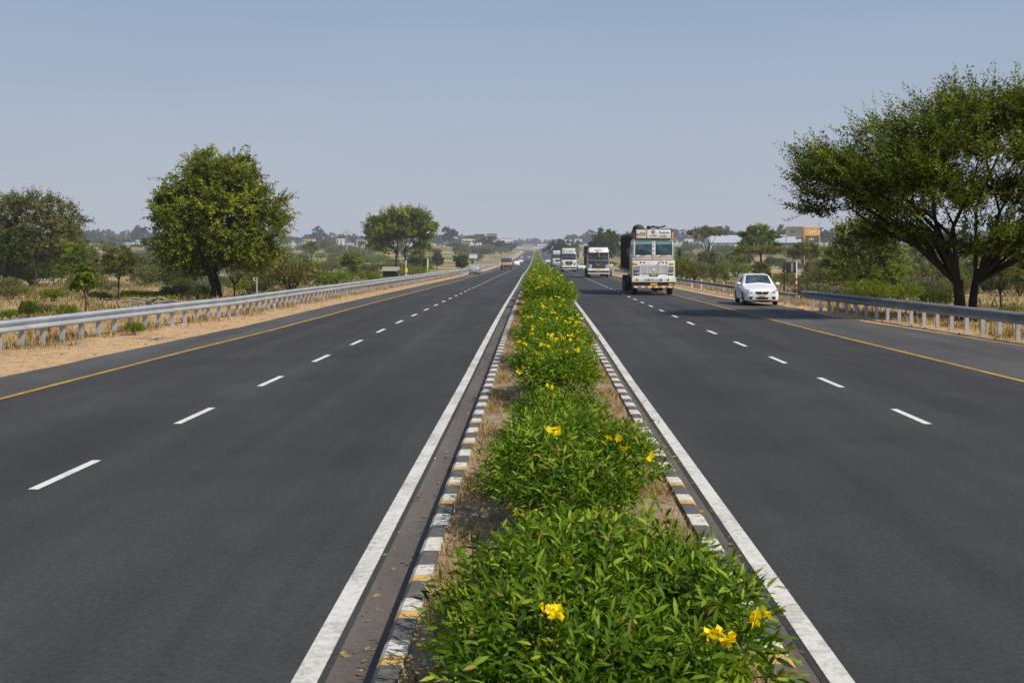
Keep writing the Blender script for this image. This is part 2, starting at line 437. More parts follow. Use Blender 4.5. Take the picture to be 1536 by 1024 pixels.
RY = np.concatenate([np.arange(-10, 60, 1.0), np.arange(60, 400, 4.0), np.arange(400, 1210, 10.0)])
RYR = RY[RY <= 1200]
jit = lambda y: .02 * np.sin(y * 1.7) + .02 * np.sin(y * 4.1 + 1)
edgeL = li([(-10, -12.2), (12, -11.0), (20.7, -10.4), (35.4, -9.45), (116, -9.2), (1200, -9)])
edgeR = li([(-10, 15), (20, 13.4), (27.4, 12.5), (40, 10.95), (46, 11.3), (52, 10.6), (60, 10.1), (120, 9.9), (250, 10.2), (1200, 10.2)])
yelL = li([(-10, -9.6), (12, -9.2), (17.7, -8.9), (22.9, -8.66), (26.8, -8.46), (32.2, -8.15), (40, -7.95), (97, -7.6), (219, -7.7), (1200, -7.5)])
yelR = li([(-10, 10), (20, 9.14), (26, 8.8), (32, 8.5), (43, 8.19), (62, 8.1), (122, 8.25), (250, 9.0), (1200, 9.0)])
dshL = li([(-10, -5.25), (11, -5.22), (20, -5.0), (28, -4.78), (47, -4.62), (97, -4.7), (252, -4.9), (1200, -4.9)])
dshR = li([(-10, 5.7), (16, 5.56), (20, 5.46), (27, 5.33), (34.5, 5.18), (50, 5.12), (118, 5.5), (1200, 5.6)])
linL = li([(-10, -1.34), (20, -1.34), (79, -1.53), (150, -1.85), (1200, -1.95)])
linR = li([(-10, 1.76), (20, 1.76), (80, 1.98), (200, 2.3), (280, 2.5), (600, 2.3), (1200, 2.0)])
kerL = li([(-10, -.92), (20, -.94), (79, -1.1), (150, -1.35), (1200, -1.45)])
kerR = li([(-10, 1.46), (20, 1.52), (80, 1.62), (200, 1.8), (280, 1.9), (1200, 1.6)])
add = lambda f, d: (lambda y: f(y) + d)
strip('left_road_shoulder', add(lambda y: edgeL(y) + jit(y), 0), add(yelL, .3), RY, -.010, M['shoulder'], cl)
strip('left_carriageway', add(yelL, -.12), add(linL, .12), RY, 0.0, M['asphalt'], cl, 6)
strip('left_gutter', add(linL, -.1), add(kerL, .03), RY, -.004, M['gutter'], cl)
strip('right_gutter', add(kerR, -.03), add(linR, .1), RYR, -.004, M['gutter'], cr)
strip('right_carriageway', add(linR, -.12), add(yelR, .12), RYR, 0.0, M['asphalt'], cr, 6)
strip('right_road_shoulder', add(yelR, -.3), add(lambda y: edgeR(y) + jit(y), 0), RYR, -.010, M['shoulder'], cr)
strip('white_edge_line', add(linL, -.075), add(linL, .075), RY, .004, M['white_line'], cl)
strip('white_edge_line', add(linR, -.072), add(linR, .072), RYR, .004, M['white_line'], cr)
strip('yellow_edge_line', add(yelL, -.06), add(yelL, .06), RY, .004, M['yellow_line'], cl)
strip('yellow_edge_line', add(yelR, -.06), add(yelR, .06), RYR, .004, M['yellow_line'], cr)
def dashes(f, start, period, ln, off, back=3):
    b = MB()
    y = start - back * period
    while y < 700:
        ys = [y, y + ln]
        x = [float(f(t) + off(t)) for t in ys]; z = [float(E(t)) + .004 for t in ys]
        w = .055
        sk = .12 if y < 60 else 0
        b.add([(x[0] - w, ys[0] - 0, z[0]), (x[0] + w, ys[0] + 0, z[0]), (x[1] + w, ys[1], z[1]), (x[1] - w, ys[1], z[1])], [(0, 1, 2, 3)])
        y += period
    tag(b.build('lane_dashes', M['dash']), kind='structure')
dashes(dshL, 11.05, 4.13, 1.52, cl)
dashes(dshR, 15.15, 4.0, 1.42, cr, 0)

def kerb(f, sgn, off):
    v = []; fc = []
    prof = [(0, -.05), (0.02, .12), (.05, .145), (.17, .145), (.175, -.05)]
    ys = RY[RY < 800]
    for y in ys:
        for dx, z in prof: v.append((float(f(y) + off(y)) + sgn * dx, y, float(E(y)) + z))
    n = len(prof)
    for i in range(len(ys) - 1):
        for k in range(n - 1): fc.append((i * n + k, i * n + k + 1, (i + 1) * n + k + 1, (i + 1) * n + k))
    me = bpy.data.meshes.new('kerb'); me.from_pydata(v, [], fc)
    bm = bmesh.new(); bm.from_mesh(me); bmesh.ops.recalc_face_normals(bm, faces=bm.faces); bm.to_mesh(me); bm.free()
    me.materials.append(M['kerb']); tag(link(bpy.data.objects.new('kerb', me), None), kind='structure')
kerb(kerL, 1, cl); kerb(kerR, -1, cr)
strip('median_soil', add(kerL, .17), add(kerR, -.17), RY[RY < 800], .11, M['soil'], nx=4)
# gap ground between the carriageways where they part company
strip('median_ground', add(lambda y: kerL(y) + cl(y), 0), add(kerR, 0), RY[RY >= 790], .05, M['soil'])

# ------------------------------------------------------------------ plants
def shrub(label, seed, cx, cy, lobes, nspr, ll, flowers, mat, group=None, spots=(), spr=6, cat='shrub', long=True, fsize=.040, name='flowering_shrub'):
    g = np.random.default_rng(seed)
    t = thing(name, label, cat, (cx, cy, float(E(cy)) + .11), 0, group)
    L = np.array(lobes, float)
    ar = L[:, 3] * L[:, 4] + L[:, 5] * (L[:, 3] + L[:, 4]); pick = g.choice(len(L), nspr, p=ar / ar.sum())
    d = g.normal(size=(nspr, 3)); d[:, 2] = np.abs(d[:, 2]) * 1.0 - .1; d /= np.linalg.norm(d, axis=1, keepdims=True)
    rad = .62 + .40 * g.random((nspr, 1)) ** .7
    c = L[pick, :3] + d * L[pick, 3:6] * rad
    c[:, 2] = np.maximum(c[:, 2], .03)
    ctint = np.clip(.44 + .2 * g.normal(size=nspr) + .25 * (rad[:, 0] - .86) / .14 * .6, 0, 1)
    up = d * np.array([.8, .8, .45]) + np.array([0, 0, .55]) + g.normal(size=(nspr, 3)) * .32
    up /= np.linalg.norm(up, axis=1, keepdims=True)
    sl = ll * (1.3 + g.random((nspr, 1)) * 1.0)
    P = []; D = []; S = []; T = []
    az0 = g.random(nspr) * 6.28
    u = np.cross(up, np.array([.3, .2, 1.0])); u /= np.linalg.norm(u, axis=1, keepdims=True); w = np.cross(up, u)
    for k in range(spr):
        fr = (k + .5) / spr
        az = az0 + k * 2.4 + g.normal(size=nspr) * .25
        lat = u * np.cos(az)[:, None] + w * np.sin(az)[:, None]
        dirn = up * (.35 + .75 * fr) + lat * (1.0 - .45 * fr) + np.array([0, 0, -.12])
        P.append(c + up * sl * fr + lat * sl * .03); D.append(dirn)
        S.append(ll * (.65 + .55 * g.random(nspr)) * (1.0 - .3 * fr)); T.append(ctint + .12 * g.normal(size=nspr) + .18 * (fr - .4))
    TT = np.minimum(np.concatenate(T), .92)
    if long: TT[g.random(len(TT)) < .018] = 1.0
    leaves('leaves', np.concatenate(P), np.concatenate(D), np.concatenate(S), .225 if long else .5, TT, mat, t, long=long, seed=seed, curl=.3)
    # stems
    b = MB()
    for i in g.choice(nspr, min(nspr, 60), replace=False):
        root = Vector((L[pick[i], 0] * .8 + g.normal() * .06, L[pick[i], 1] * .8 + g.normal() * .1, -.02))
        tip = Vector(c[i]) + Vector(up[i]) * float(sl[i, 0])
        mid = root.lerp(tip, .5) + Vector((0, 0, .06))
        b.tube([root, mid, tip], [.009, .006, .003], 4)
    b.build('stems', M['bark'], t)
    # flowers: five-petalled, in small clusters
    tips = c + up * sl * 1.05
    chosen = []
    wx = tips[:, 0] + cx; wy = tips[:, 1] + cy; wz = tips[:, 2] + float(E(cy)) + .11
    sx = VX + F * wx / np.maximum(wy, .5); sy = VY + F * (CAMH - wz) / np.maximum(wy, .5)
    for (px, py) in spots:
        dd = (sx - px) ** 2 + (sy - py) ** 2 + 400 * (wy - cy)
        chosen.append(int(np.argmin(dd)))
    top = np.where(d[:, 2] > .25)[0]
    if flowers: chosen += list(g.choice(top, flowers, replace=False))
    if chosen:
        P = []; D = []; S = []; nb = 0
        for ci, i in enumerate(chosen):
            for q in range(3 if ci < len(spots) else int(g.integers(1, 4))):
                o = tips[i] + np.array([g.normal() * fsize * .9, g.normal() * fsize * .9, .015 + g.random() * .03]) * (1 if q else .3)
                o = o + np.array([0, 0, .03])
                ax = np.array([g.normal() * .35, -.5 + g.normal() * .3, .8]); ax /= np.linalg.norm(ax)
                uu = np.cross(ax, [1, .1, 0]); uu /= np.linalg.norm(uu); ww = np.cross(ax, uu)
                for k in range(5):
                    a = k * 1.2566 + g.random() * .3
                    P.append(o); D.append((uu * math.cos(a) + ww * math.sin(a)) + ax * .45); S.append(fsize * (.9 + .3 * g.random()))
                if long and nb < 98:
                    leaves('flower', np.array(P), np.array(D), np.array(S), .95, g.random(len(P)), M['petal'], t, seed=seed + ci)
                    P = []; D = []; S = []; nb += 1
        if P: fo = leaves('flowers', np.array(P), np.array(D), np.array(S), .95, g.random(len(P)), M['petal'], t, seed=seed + 1); fo['kind'] = 'stuff'
    return t

def lobed(rx, ry, h, n, seed):
    g = np.random.default_rng(seed); out = [(0, 0, h * .25, rx * .8, ry * .85, h * .65)]
    for i in range(n):
        a = 6.283 * i / n + g.random() * .7; k = .45 + .2 * g.random()
        out.append((math.cos(a) * rx * k, math.sin(a) * ry * k, h * (.28 + .22 * g.random()), rx * .45, ry * .42, h * (.38 + .12 * g.random())))
    return out
LS, LF = M['leaf_shrub'], M['leaf_far_shrub']
GH = 'flowering shrubs planted along the central reservation'
shrub('nearest big green shrub at the bottom of the picture, with four yellow blooms', 11, .31, 5.75, lobed(.84, 1.65, .68, 9, 1), 2500, .115, 0, LS, GH,
      spots=[(812, 922), (845, 935), (1060, 963), (1083, 978), (1118, 935)], spr=7)
shrub('second shrub from the camera, dense leafy green with few small yellow blooms', 12, .31, 9.75, lobed(.72, 1.9, .80, 9, 2), 2300, .105, 1, LS, GH,
      spots=[(972, 698), (792, 790), (828, 650), (932, 660)], spr=6)
shrub('low leafy green shrub just behind the second shrub from the camera', 13, .30, 13.3, lobed(.56, 1.2, .56, 6, 3), 1000, .10, 2, LS, GH, spr=6)
shrub('dark green median shrub dotted with large yellow flower heads, third mound from camera', 14, .31, 16.9, lobed(.62, 1.6, .86, 7, 4), 1900, .11, 20, LS, GH, spr=6, fsize=.045)
shrub('wide median shrub spilling yellow blossom over the right kerb', 15, .38, 22.0, lobed(.76, 2.3, .90, 8, 5), 2400, .11, 34, LS, GH, spr=6, fsize=.042)
shrub('rounded green median shrub between two yellow-flowered mounds', 16, .38, 29.2, lobed(.80, 2.9, .90, 8, 6), 2500, .12, 26, LS, GH, spr=6, fsize=.04)
shrub('tall domed median shrub thick with yellow flowers along its crest', 17, .46, 39.5, lobed(.92, 2.5, 1.30, 8, 7), 2600, .13, 44, LS, GH, spr=6, fsize=.05)
pa = shrub('yellow-crested shrub directly behind the tall domed flowering shrub', 18, .46, 46.5, lobed(.98, 2.6, 1.2, 8, 8), 1900, .15, 26, LF, GH, spr=5, long=False, fsize=.06)
pb = shrub('low bright green shrub second behind the tall domed flowering shrub', 19, .45, 53.5, lobed(.98, 2.8, 1.1, 8, 9), 1700, .17, 6, LF, GH, spr=5, long=False, fsize=.06)
g_ = random.Random(5)
y = 60.5; k = 0
while y < 740:
    o = copy_tree((pa, pb)[(k * 3 + k // 4) % 2])
    s = 1.0 + (y - 60) * .0012
    o.location = (.46 + (g_.random() - .5) * .12, y, float(E(y)) + .08); o.rotation_euler.z = g_.choice((0, math.pi))
    wd = min(1.35, (float(kerR(y)) - float(kerL(y))) / 2.75)
    o.scale = (wd, 1.25 if y < 150 else 2.2, .85 + g_.random() * .35)
    o['label'] = 'small rounded yellow-green shrub in the far run of the median hedge'; o['group'] = 'far shrubs of the median hedge'
    y += 6.5 if y < 150 else 11.5; k += 1

# trees -------------------------------------------------------------
def tree(name, label, seed, loc, H, W, lobes, fork, nclump, nleaf, lsize, mat, bark, trunk_r, group=None, style='round', trunks=((0, 0),), cat='tree', depth=None, twig=.55, droop=.0, lean=0, spread=.6):
    """lobes in units of (W/2, depth/2, H): (x, y, z, rx, ry, rz)"""
    g = np.random.default_rng(seed); depth = depth or W
    t = thing(name, label, cat, loc, 0, group)
    sc = np.array([W / 2, depth / 2, H])
    L = np.array(lobes, float); C0 = L[:, :3] * sc; R0 = L[:, 3:] * sc
    vol = (R0[:, 0] * R0[:, 1] * R0[:, 2]) ** (2 / 3); pick = g.choice(len(L), nclump, p=vol / vol.sum())
    d = g.normal(size=(nclump, 3)); d /= np.linalg.norm(d, axis=1, keepdims=True)
    if style == 'umbrella': d[:, 2] = np.abs(d[:, 2]) * .9 - .25
    rad = (.35 + .65 * g.random((nclump, 1)) ** .45)
    rad = rad * np.where(g.random((nclump, 1)) < .10, 1.0 + .18 * g.random((nclump, 1)), 1.0)
    c = C0[pick] + d * R0[pick] * rad
    cen = np.array([0, 0, fork * H * .9])
    out = c - cen; out /= np.linalg.norm(out, axis=1, keepdims=True)
    tw = twig * min(W, H) * .16
    per = 26 if nleaf > 100 else 14; nt = max(3, nleaf // per)
    # twigs
    cc = np.repeat(c, nt, 0); oo = np.repeat(out, nt, 0); n2 = len(cc)
    if style == 'umbrella':
        td = oo * np.array([1, 1, .35]) + g.normal(size=(n2, 3)) * np.array([.5, .5, .22]) + np.array([0, 0, .12])
    else:
        td = oo * .8 + g.normal(size=(n2, 3)) * .55 + np.array([0, 0, -droop])
    td /= np.linalg.norm(td, axis=1, keepdims=True)
    tl = tw * (.6 + 1.0 * g.random((n2, 1)))
    cc = cc + g.normal(size=(n2, 3)) * tw * np.array([.26, .26, .14])
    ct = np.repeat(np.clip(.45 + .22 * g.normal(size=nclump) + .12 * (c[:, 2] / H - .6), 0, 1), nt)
    P = []; D = []; S = []; T = []
    for k in range(per):
        fr = (k + g.random((n2, 1))) / per
        lat = g.normal(size=(n2, 3)); lat -= (lat * td).sum(1, keepdims=True) * td; lat /= np.linalg.norm(lat, axis=1, keepdims=True)
        bend = np.array([0, 0, -droop * .5 if style != 'umbrella' else .12]) * fr ** 2 * tl
        P.append(cc + td * tl * fr + bend + lat * lsize * .1); D.append(td * .75 + lat)
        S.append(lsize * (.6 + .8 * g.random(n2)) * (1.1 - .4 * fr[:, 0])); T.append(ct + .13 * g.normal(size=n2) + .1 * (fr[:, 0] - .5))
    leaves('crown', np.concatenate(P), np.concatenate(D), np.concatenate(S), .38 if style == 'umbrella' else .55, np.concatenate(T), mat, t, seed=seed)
    if per == 26: leaves('twigs', cc, td, tl[:, 0] * .95, .022, np.zeros(n2), bark, t, seed=seed + 5)
    # trunk and limbs
    b = MB()
    limbs = []
    for ti, (tx, ty) in enumerate(trunks):
        base = Vector((tx, ty, -.15)); fk = Vector((tx * spread + lean * H * .1 + g.normal() * .015 * H, ty * spread, fork * H))
        mid = base.lerp(fk, .5) + Vector((g.normal() * .02 * H, 0, 0))
        rr = trunk_r * (1 if ti == 0 else .75)
        b.tube([base, base.lerp(mid, .3), mid, fk], [rr * 1.35, rr * 1.02, rr * .9, rr * .78], 9)
        limbs.append((fk, rr * .75))
    nodes = []
    order = list(range(len(L)))
    for li_ in order:
        tgt = Vector(C0[li_]) ; fk, rr = min(limbs, key=lambda q: (q[0] - tgt).length)
        m1 = fk.lerp(tgt, .4) + Vector((g.normal(), g.normal(), .6)) * .03 * H; m2 = fk.lerp(tgt, .75) + Vector((g.normal(), g.normal(), 0)) * .03 * H
        rl = rr * .62
        b.tube([fk - Vector((0, 0, rr)), m1, m2, tgt], [rl, rl * .72, rl * .48, rl * .22], 7)
        for a_, b_, f0, r_ in ((fk, m1, .5, .75), (m1, m2, 0, .65), (m1, m2, .5, .55), (m2, tgt, 0, .42), (m2, tgt, .5, .33), (m2, tgt, 1, .22)):
            nodes.append((a_.lerp(b_, f0), rl * r_))
    N_ = np.array([tuple(n[0]) for n in nodes]); 
    for i in range(nclump):
        dd = np.linalg.norm(N_ - c[i], axis=1) + np.maximum(0, N_[:, 2] - c[i, 2]) * .8
        j = int(np.argmin(dd)); s0, r0 = nodes[j]; e0 = Vector(c[i])
        mid = s0.lerp(e0, .5) + Vector((g.normal(), g.normal(), g.normal() + .6)) * .06 * (e0 - s0).length
        r0 = min(r0 * .6, trunk_r * .16)
        b.tube([s0, mid, e0, e0 + Vector(out[i]) * tw * .5], [r0, r0 * .7, r0 * .4, r0 * .15], 5)
    b.build('trunk', bark, t, smooth=True)
    return t
def rlobes(n, seed, zc=.62, zr=.30, rr=.42, spread=.55):
    g = np.random.default_rng(seed); out = [(0, 0, zc, .6, .6, zr * .8)]
    for i in range(n):
        a = 2.4 * i + g.random() * .6; zz = zc + zr * (g.random() * 1.5 - .8); k = spread * (.75 + .4 * g.random()) * math.sqrt(max(.15, 1 - ((zz - zc) / zr) ** 2 * .75))
        out.append((math.cos(a) * k, math.sin(a) * k, zz, rr * (.8 + .4 * g.random()), rr * (.8 + .4 * g.random()), rr * .36 * (.8 + .5 * g.random())))
    return out
def ulobes(n, seed, zc=.72, rz=.10, spread=.62, rr=.4, dome=.18):
    g = np.random.default_rng(seed); out = []
    for i in range(n):
        a = 2.4 * i + g.random() * .5; k = spread * math.sqrt((i + .5) / n) * 1.1
        out.append((math.cos(a) * k, math.sin(a) * k, zc + dome * (1 - k * k * 1.6) + .04 * g.normal(), rr * (.8 + .4 * g.random()), rr * (.8 + .4 * g.random()), rz * (.8 + .5 * g.random())))
    return out
def tree_px(name, label, px, pyb, pyt, w, seed, kind, mat, bark='bark_dark', cpx=None, **kw):
    x, y, z = ground_at(px, pyb)
    H = (pyb - pyt) * y / F; W = w * y / F
    a = dict(nclump=120, nleaf=98, lsize=max(.09, y / 480), trunk_r=H * .022)
    a.update(kw)
    if kind == 'round': a.setdefault('lobes', rlobes(9, seed)); a.setdefault('fork', .28)
    else: a.setdefault('lobes', ulobes(9, seed)); a.setdefault('fork', .38); a.setdefault('style', 'umbrella')
    return tree(name, label, seed, (x, y, z), H, W, mat=M[mat], bark=M[bark], **a)

# the two big trees
tree_px('broadleaf_tree', 'large round-crowned green tree behind the left guardrail', 318, 450, 233, 192, 31, 'round', 'leaf_round',
        lobes=[(.12, 0, .60, .62, .6, .27), (-.22, .1, .74, .45, .5, .17), (.30, 0, .84, .45, .5, .13), (.05, 0, .90, .42, .5, .10), (.66, 0, .66, .42, .5, .15), (-.55, 0, .60, .34, .45, .14), (.85, .1, .52, .30, .4, .13),
               (-.62, .1, .46, .30, .4, .11), (.25, -.4, .55, .5, .4, .2), (-.25, -.4, .50, .5, .4, .18), (.55, -.1, .38, .40, .4, .13), (-.35, -.1, .34, .38, .4, .11), (.1, .3, .30, .5, .4, .10), (.0, -.1, .72, .75, .7, .2), (.55, .1, .30, .36, .4, .09), (-.1, .3, .24, .40, .4, .07)],
        fork=.20, nclump=520, nleaf=208, lsize=.17, trunk_r=.20, trunks=((0, 0), (.42, .3)), droop=.35, twig=.62)
bx, by = at(1450, 460, 38.5)[0], 38.5
tree('acacia_tree', 'huge spreading umbrella-crowned acacia behind the right guardrail', 32, (bx, by, float(gz(bx, by))), 8.15, 12.3,
     [(-.55, 0, .70, .42, .6, .09), (-.74, 0, .62, .22, .45, .07), (-.25, .1, .82, .42, .6, .10), (.12, 0, .88, .42, .6, .10), (.45, 0, .84, .42, .6, .10), (.75, 0, .72, .38, .5, .10), (-.45, -.3, .62, .38, .5, .09), (0, -.3, .72, .45, .5, .12),
      (.4, -.3, .66, .42, .5, .12), (-.2, .3, .60, .4, .5, .09), (.75, 0, .52, .35, .5, .10), (.45, -.2, .48, .35, .5, .09), (-.62, .3, .50, .25, .4, .05), (-.15, -.1, .50, .28, .4, .07), (.18, -.1, .38, .3, .4, .06), (.62, .3, .34, .28, .4, .05), (-.46, .0, .47, .24, .4, .07), (-.30, .1, .37, .20, .35, .07), (-.08, .2, .31, .20, .4, .06), (.32, .2, .30, .24, .4, .07), (.80, 0, .38, .25, .4, .07), (.15, 0, .94, .40, .5, .06), (.42, 0, .56, .4, .5, .08), (.55, -.1, .38, .32, .5, .08), (-.34, -.1, .56, .3, .5, .08), (-.66, 0, .55, .2, .4, .05)],
     .18, 600, 234, .150, M['leaf_acacia'], M['bark_dark'], .22, style='umbrella', trunks=((-.20, 0), (.28, .15)), spread=1.7, depth=7.4, twig=.72)
tree_px('acacia_tree', 'twin-trunked feathery acacia standing alone left of the far carriageway', 600, 414, 308, 102, 33, 'umb', 'leaf_round',
        lobes=[(-.5, 0, .72, .38, .5, .14), (0, 0, .84, .42, .5, .12), (.45, 0, .80, .36, .5, .12), (.75, 0, .66, .24, .4, .12), (-.72, 0, .58, .22, .4, .12), (-.35, 0, .50, .32, .4, .14), (.3, 0, .56, .3, .4, .12), (.55, 0, .40, .2, .3, .08), (-.4, 0, .36, .2, .3, .08), (.1, 0, .68, .5, .5, .16), (-.45, 0, .60, .42, .5, .14), (-.62, 0, .44, .24, .3, .10), (.7, 0, .52, .26, .4, .10)],
        nclump=330, nleaf=126, lsize=.34, trunk_r=.19, trunks=((-.7, 0), (.55, .3)), fork=.34, twig=.6)
# left cluster
tree_px('thorn_tree', 'tall brown-olive thorn tree at the left edge of the picture', 50, 432, 288, 150, 34, 'round', 'leaf_brown', 'bark', nclump=300, nleaf=98, lsize=.2, trunk_r=.14, fork=.3,
        lobes=[(-.2, 0, .84, .5, .5, .13), (.35, 0, .80, .4, .5, .13), (-.6, 0, .74, .4, .5, .14), (.7, 0, .62, .35, .4, .15), (0, 0, .62, .6, .6, .16), (-.5, 0, .48, .45, .5, .14), (.45, 0, .45, .45, .5, .14), (0, .3, .34, .6, .5, .12)])
tree_px('thorn_tree', 'olive thorn tree on the right shoulder of the left-edge tree cluster', 112, 428, 334, 78, 35, 'round', 'leaf_brown', 'bark', nclump=110, nleaf=84, lsize=.16)
tree_px('broadleaf_tree', 'dark glossy green tree low at the left edge of the picture', 14, 434, 340, 66, 36, 'round', 'leaf_dark', nclump=110, nleaf=112, lsize=.14, droop=.3)
tree_px('broadleaf_tree', 'bright green bushy tree in front of the left-edge tree cluster', 108, 437, 352, 56, 37, 'round', 'leaf_bright', nclump=80, nleaf=84, lsize=.13)
tree_px('young_tree', 'slim feathery young tree with straight bare stem behind left guardrail', 127, 470, 393, 48, 38, 'round', 'leaf_bright', nclump=60, nleaf=70, lsize=.10, fork=.42, trunk_r=.035,
        lobes=[(0, 0, .72, .6, .6, .22), (.4, 0, .62, .45, .4, .14), (-.4, 0, .58, .45, .4, .14), (0, 0, .9, .35, .3, .12)])
tree_px('thorn_tree', 'olive umbrella thorn tree between the left-edge cluster and the big round tree', 177, 452, 366, 72, 39, 'umb', 'leaf_olive', nclump=110, nleaf=98, lsize=.12, fork=.38, trunk_r=.05,
        lobes=[(0, 0, .84, .6, .6, .12), (-.5, 0, .70, .45, .5, .13), (.5, 0, .70, .45, .5, .13), (0, 0, .62, .6, .6, .14), (-.25, 0, .48, .4, .4, .08), (.3, 0, .48, .4, .4, .08)])
tree_px('thorn_tree', 'small open-branched thorn tree tucked right of the big round tree trunk', 352, 448, 388, 78, 40, 'umb', 'leaf_olive', nclump=70, nleaf=70, lsize=.12, fork=.35)
tree_px('broadleaf_tree', 'small round bright green tree alone in the left field', 527, 422, 373, 34, 41, 'round', 'leaf_bright', nclump=90, nleaf=98, lsize=.15, fork=.26, trunk_r=.07)
tree_px('thorn_tree', 'dark flat-topped tree in the left field, between big round tree and bright green one', 468, 402, 364, 26, 42, 'umb', 'leaf_olive', nclump=50, nleaf=56)
tree_px('thorn_tree', 'v-shaped olive tree just right of the twin-trunked acacia', 627, 410, 368, 34, 43, 'round', 'leaf_olive', nclump=70, nleaf=70, fork=.35)
tree_px('broadleaf_tree', 'small grey-green tree beside the white marker post', 656, 406, 377, 17, 44, 'round', 'leaf_olive', nclump=50, nleaf=56)
tree_px('broadleaf_tree', 'squat round dark green tree left of the pale blue billboard', 690, 406, 382, 24, 45, 'round', 'leaf_dark', nclump=50, nleaf=56)
# right side
tree_px('acacia_tree', 'flat-topped pale acacia just right of the nearest truck', 1060, 404, 345, 54, 46, 'umb', 'leaf_olive', nclump=90, nleaf=84, lobes=ulobes(8, 46, .80, .08, .65, .4, .12), fork=.4, trunk_r=.16)
tree_px('acacia_tree', 'dark green acacia standing directly behind the white car', 1139, 416, 336, 66, 47, 'umb', 'leaf_acacia', nclump=150, nleaf=98, fork=.42, trunk_r=.14,
        lobes=[(0, 0, .88, .45, .5, .09), (-.45, 0, .76, .45, .5, .10), (.45, 0, .76, .45, .5, .10), (0, 0, .68, .6, .6, .12), (-.6, 0, .58, .3, .4, .07), (.55, 0, .56, .35, .4, .08), (0, 0, .52, .5, .4, .07)])
tree_px('thorn_tree', 'rounded grey-olive thorn tree below the orange billboard', 1209, 424, 362, 62, 48, 'umb', 'leaf_olive', nclump=120, nleaf=84, lsize=.17, fork=.38, trunk_r=.09,
        lobes=[(0, 0, .85, .6, .6, .11), (-.5, 0, .72, .45, .5, .11), (.5, 0, .72, .45, .5, .11), (0, 0, .66, .6, .6, .13)])
tree_px('broadleaf_tree', 'dense dark green tree in the shade left of the huge acacia', 1292, 446, 322, 112, 49, 'round', 'leaf_round', nclump=240, nleaf=156, lsize=.15, trunk_r=.10, droop=.1, fork=.22, twig=.85,
        lobes=[(.1, 0, .55, .6, .6, .25), (.0, 0, .84, .35, .4, .12), (-.35, 0, .72, .35, .4, .12), (.5, 0, .74, .4, .4, .14), (.65, 0, .5, .4, .4, .2), (-.5, 0, .45, .4, .4, .16), (-.2, -.4, .3, .55, .4, .14), (.5, -.3, .28, .5, .4, .14)])
tree_px('young_tree', 'small slender tree with thin trunk right of the huge acacia trunk', 1500, 468, 398, 62, 50, 'umb', 'leaf_olive', nclump=80, nleaf=84, lsize=.11, fork=.4, trunk_r=.05)
tree_px('broadleaf_tree', 'half-hidden dark tree at the right edge of the picture', 1545, 462, 368, 80, 51, 'round', 'leaf_acacia', nclump=90, nleaf=84, lsize=.12)
tree_px('broadleaf_tree', 'dark tree showing between the nearest truck and the black-fronted truck', 908, 400, 338, 48, 52, 'round', 'leaf_dark', nclump=170, nleaf=98, lobes=rlobes(10, 52, .6, .34, .4, .55), fork=.15)
x, y, z = ground_at(870, 397)

# prototypes for scrub and far trees
def bush_proto(seed, mat, n, ls, h=1.0, w=1.3, bark='bark'):
    t = thing('scrub_bush', '', 'bush')
    g = np.random.default_rng(seed)
    L = np.array(lobed(w, w, h, 5, seed)); pick = g.integers(0, len(L), n)
    d = g.normal(size=(n, 3)); d[:, 2] = np.abs(d[:, 2]) - .15; d /= np.linalg.norm(d, axis=1, keepdims=True)
    c = L[pick, :3] + d * L[pick, 3:6] * (.6 + .5 * g.random((n, 1))); c[:, 2] = np.maximum(c[:, 2], .02)
    tc = np.clip(.45 + .1 * g.normal(size=n) + .14 * np.sin(c[:, 0] * 7 + seed) * np.cos(c[:, 1] * 6) + .15 * (c[:, 2] / h - .5), 0, 1)
    leaves('foliage', c, d + g.normal(size=(n, 3)) * .7 + np.array([0, 0, .35]), ls * (.6 + .8 * g.random(n)), .42, tc, M[mat], t, seed=seed)
    b = MB()
    for k in range(12):
        a = g.random() * 6.28; r_ = w * (.3 + .6 * g.random())
        b.tube([(0, 0, -.05), (math.cos(a) * r_ * .4, math.sin(a) * r_ * .4, h * .4), (math.cos(a) * r_, math.sin(a) * r_, h * (.6 + .4 * g.random()))], [.03, .02, .008], 4)
    b.build('stems', M[bark], t)
    return t
BP = {k: bush_proto(60 + i, m, 2400, .13) for i, (k, m) in enumerate([('olive', 'leaf_olive'), ('green', 'leaf_bright'), ('grey', 'leaf_grey'), ('dark', 'leaf_dark'), ('brown', 'leaf_brown')])}
USED = set()
def bush(kind, px, py, w, h, label, group=None):
    x, y, z = ground_at(px, py)
    p = BP[kind]
    o = p if kind not in USED else copy_tree(p)
    USED.add(kind)
    o.location = (x, y, z); s = w * y / F / 2.5; o.scale = (s, s, h * y / F / 1.05); o.rotation_euler.z = g_.random() * 6.28
    o['label'] = label
    if group: o['group'] = group
    elif 'group' in o: del o['group']
    return o
bush('grey', 1220, 449, 62, 26, 'pale grey-green bush where the right guardrail begins', )
bush('grey', 1262, 452, 60, 24, 'pale grey-green bush behind the right guardrail, second from its end')
bush('green', 1305, 457, 70, 40, 'yellow-green bush behind right guardrail in front of the dense dark tree')
bush('green', 1350, 458, 64, 36, 'yellow-green bush midway between dense dark tree and acacia trunk')
bush('grey', 1384, 452, 66, 40, 'tall grey-green bush left of the huge acacia trunk')
bush('dark', 1405, 462, 48, 30, 'dark leafy bush touching the left of the acacia trunk')
bush('olive', 1250, 436, 80, 44, 'grey-olive bush between the black road sign and dense dark tree')
bush('olive', 1040, 425, 50, 38, 'olive bush behind the far right guardrail next to the nearest truck')
bush('green', 1024, 424, 34, 42, 'green bush half hidden behind the nearest truck')
bush('brown', 1070, 424, 34, 30, 'brownish bush below the flat-topped pale acacia')
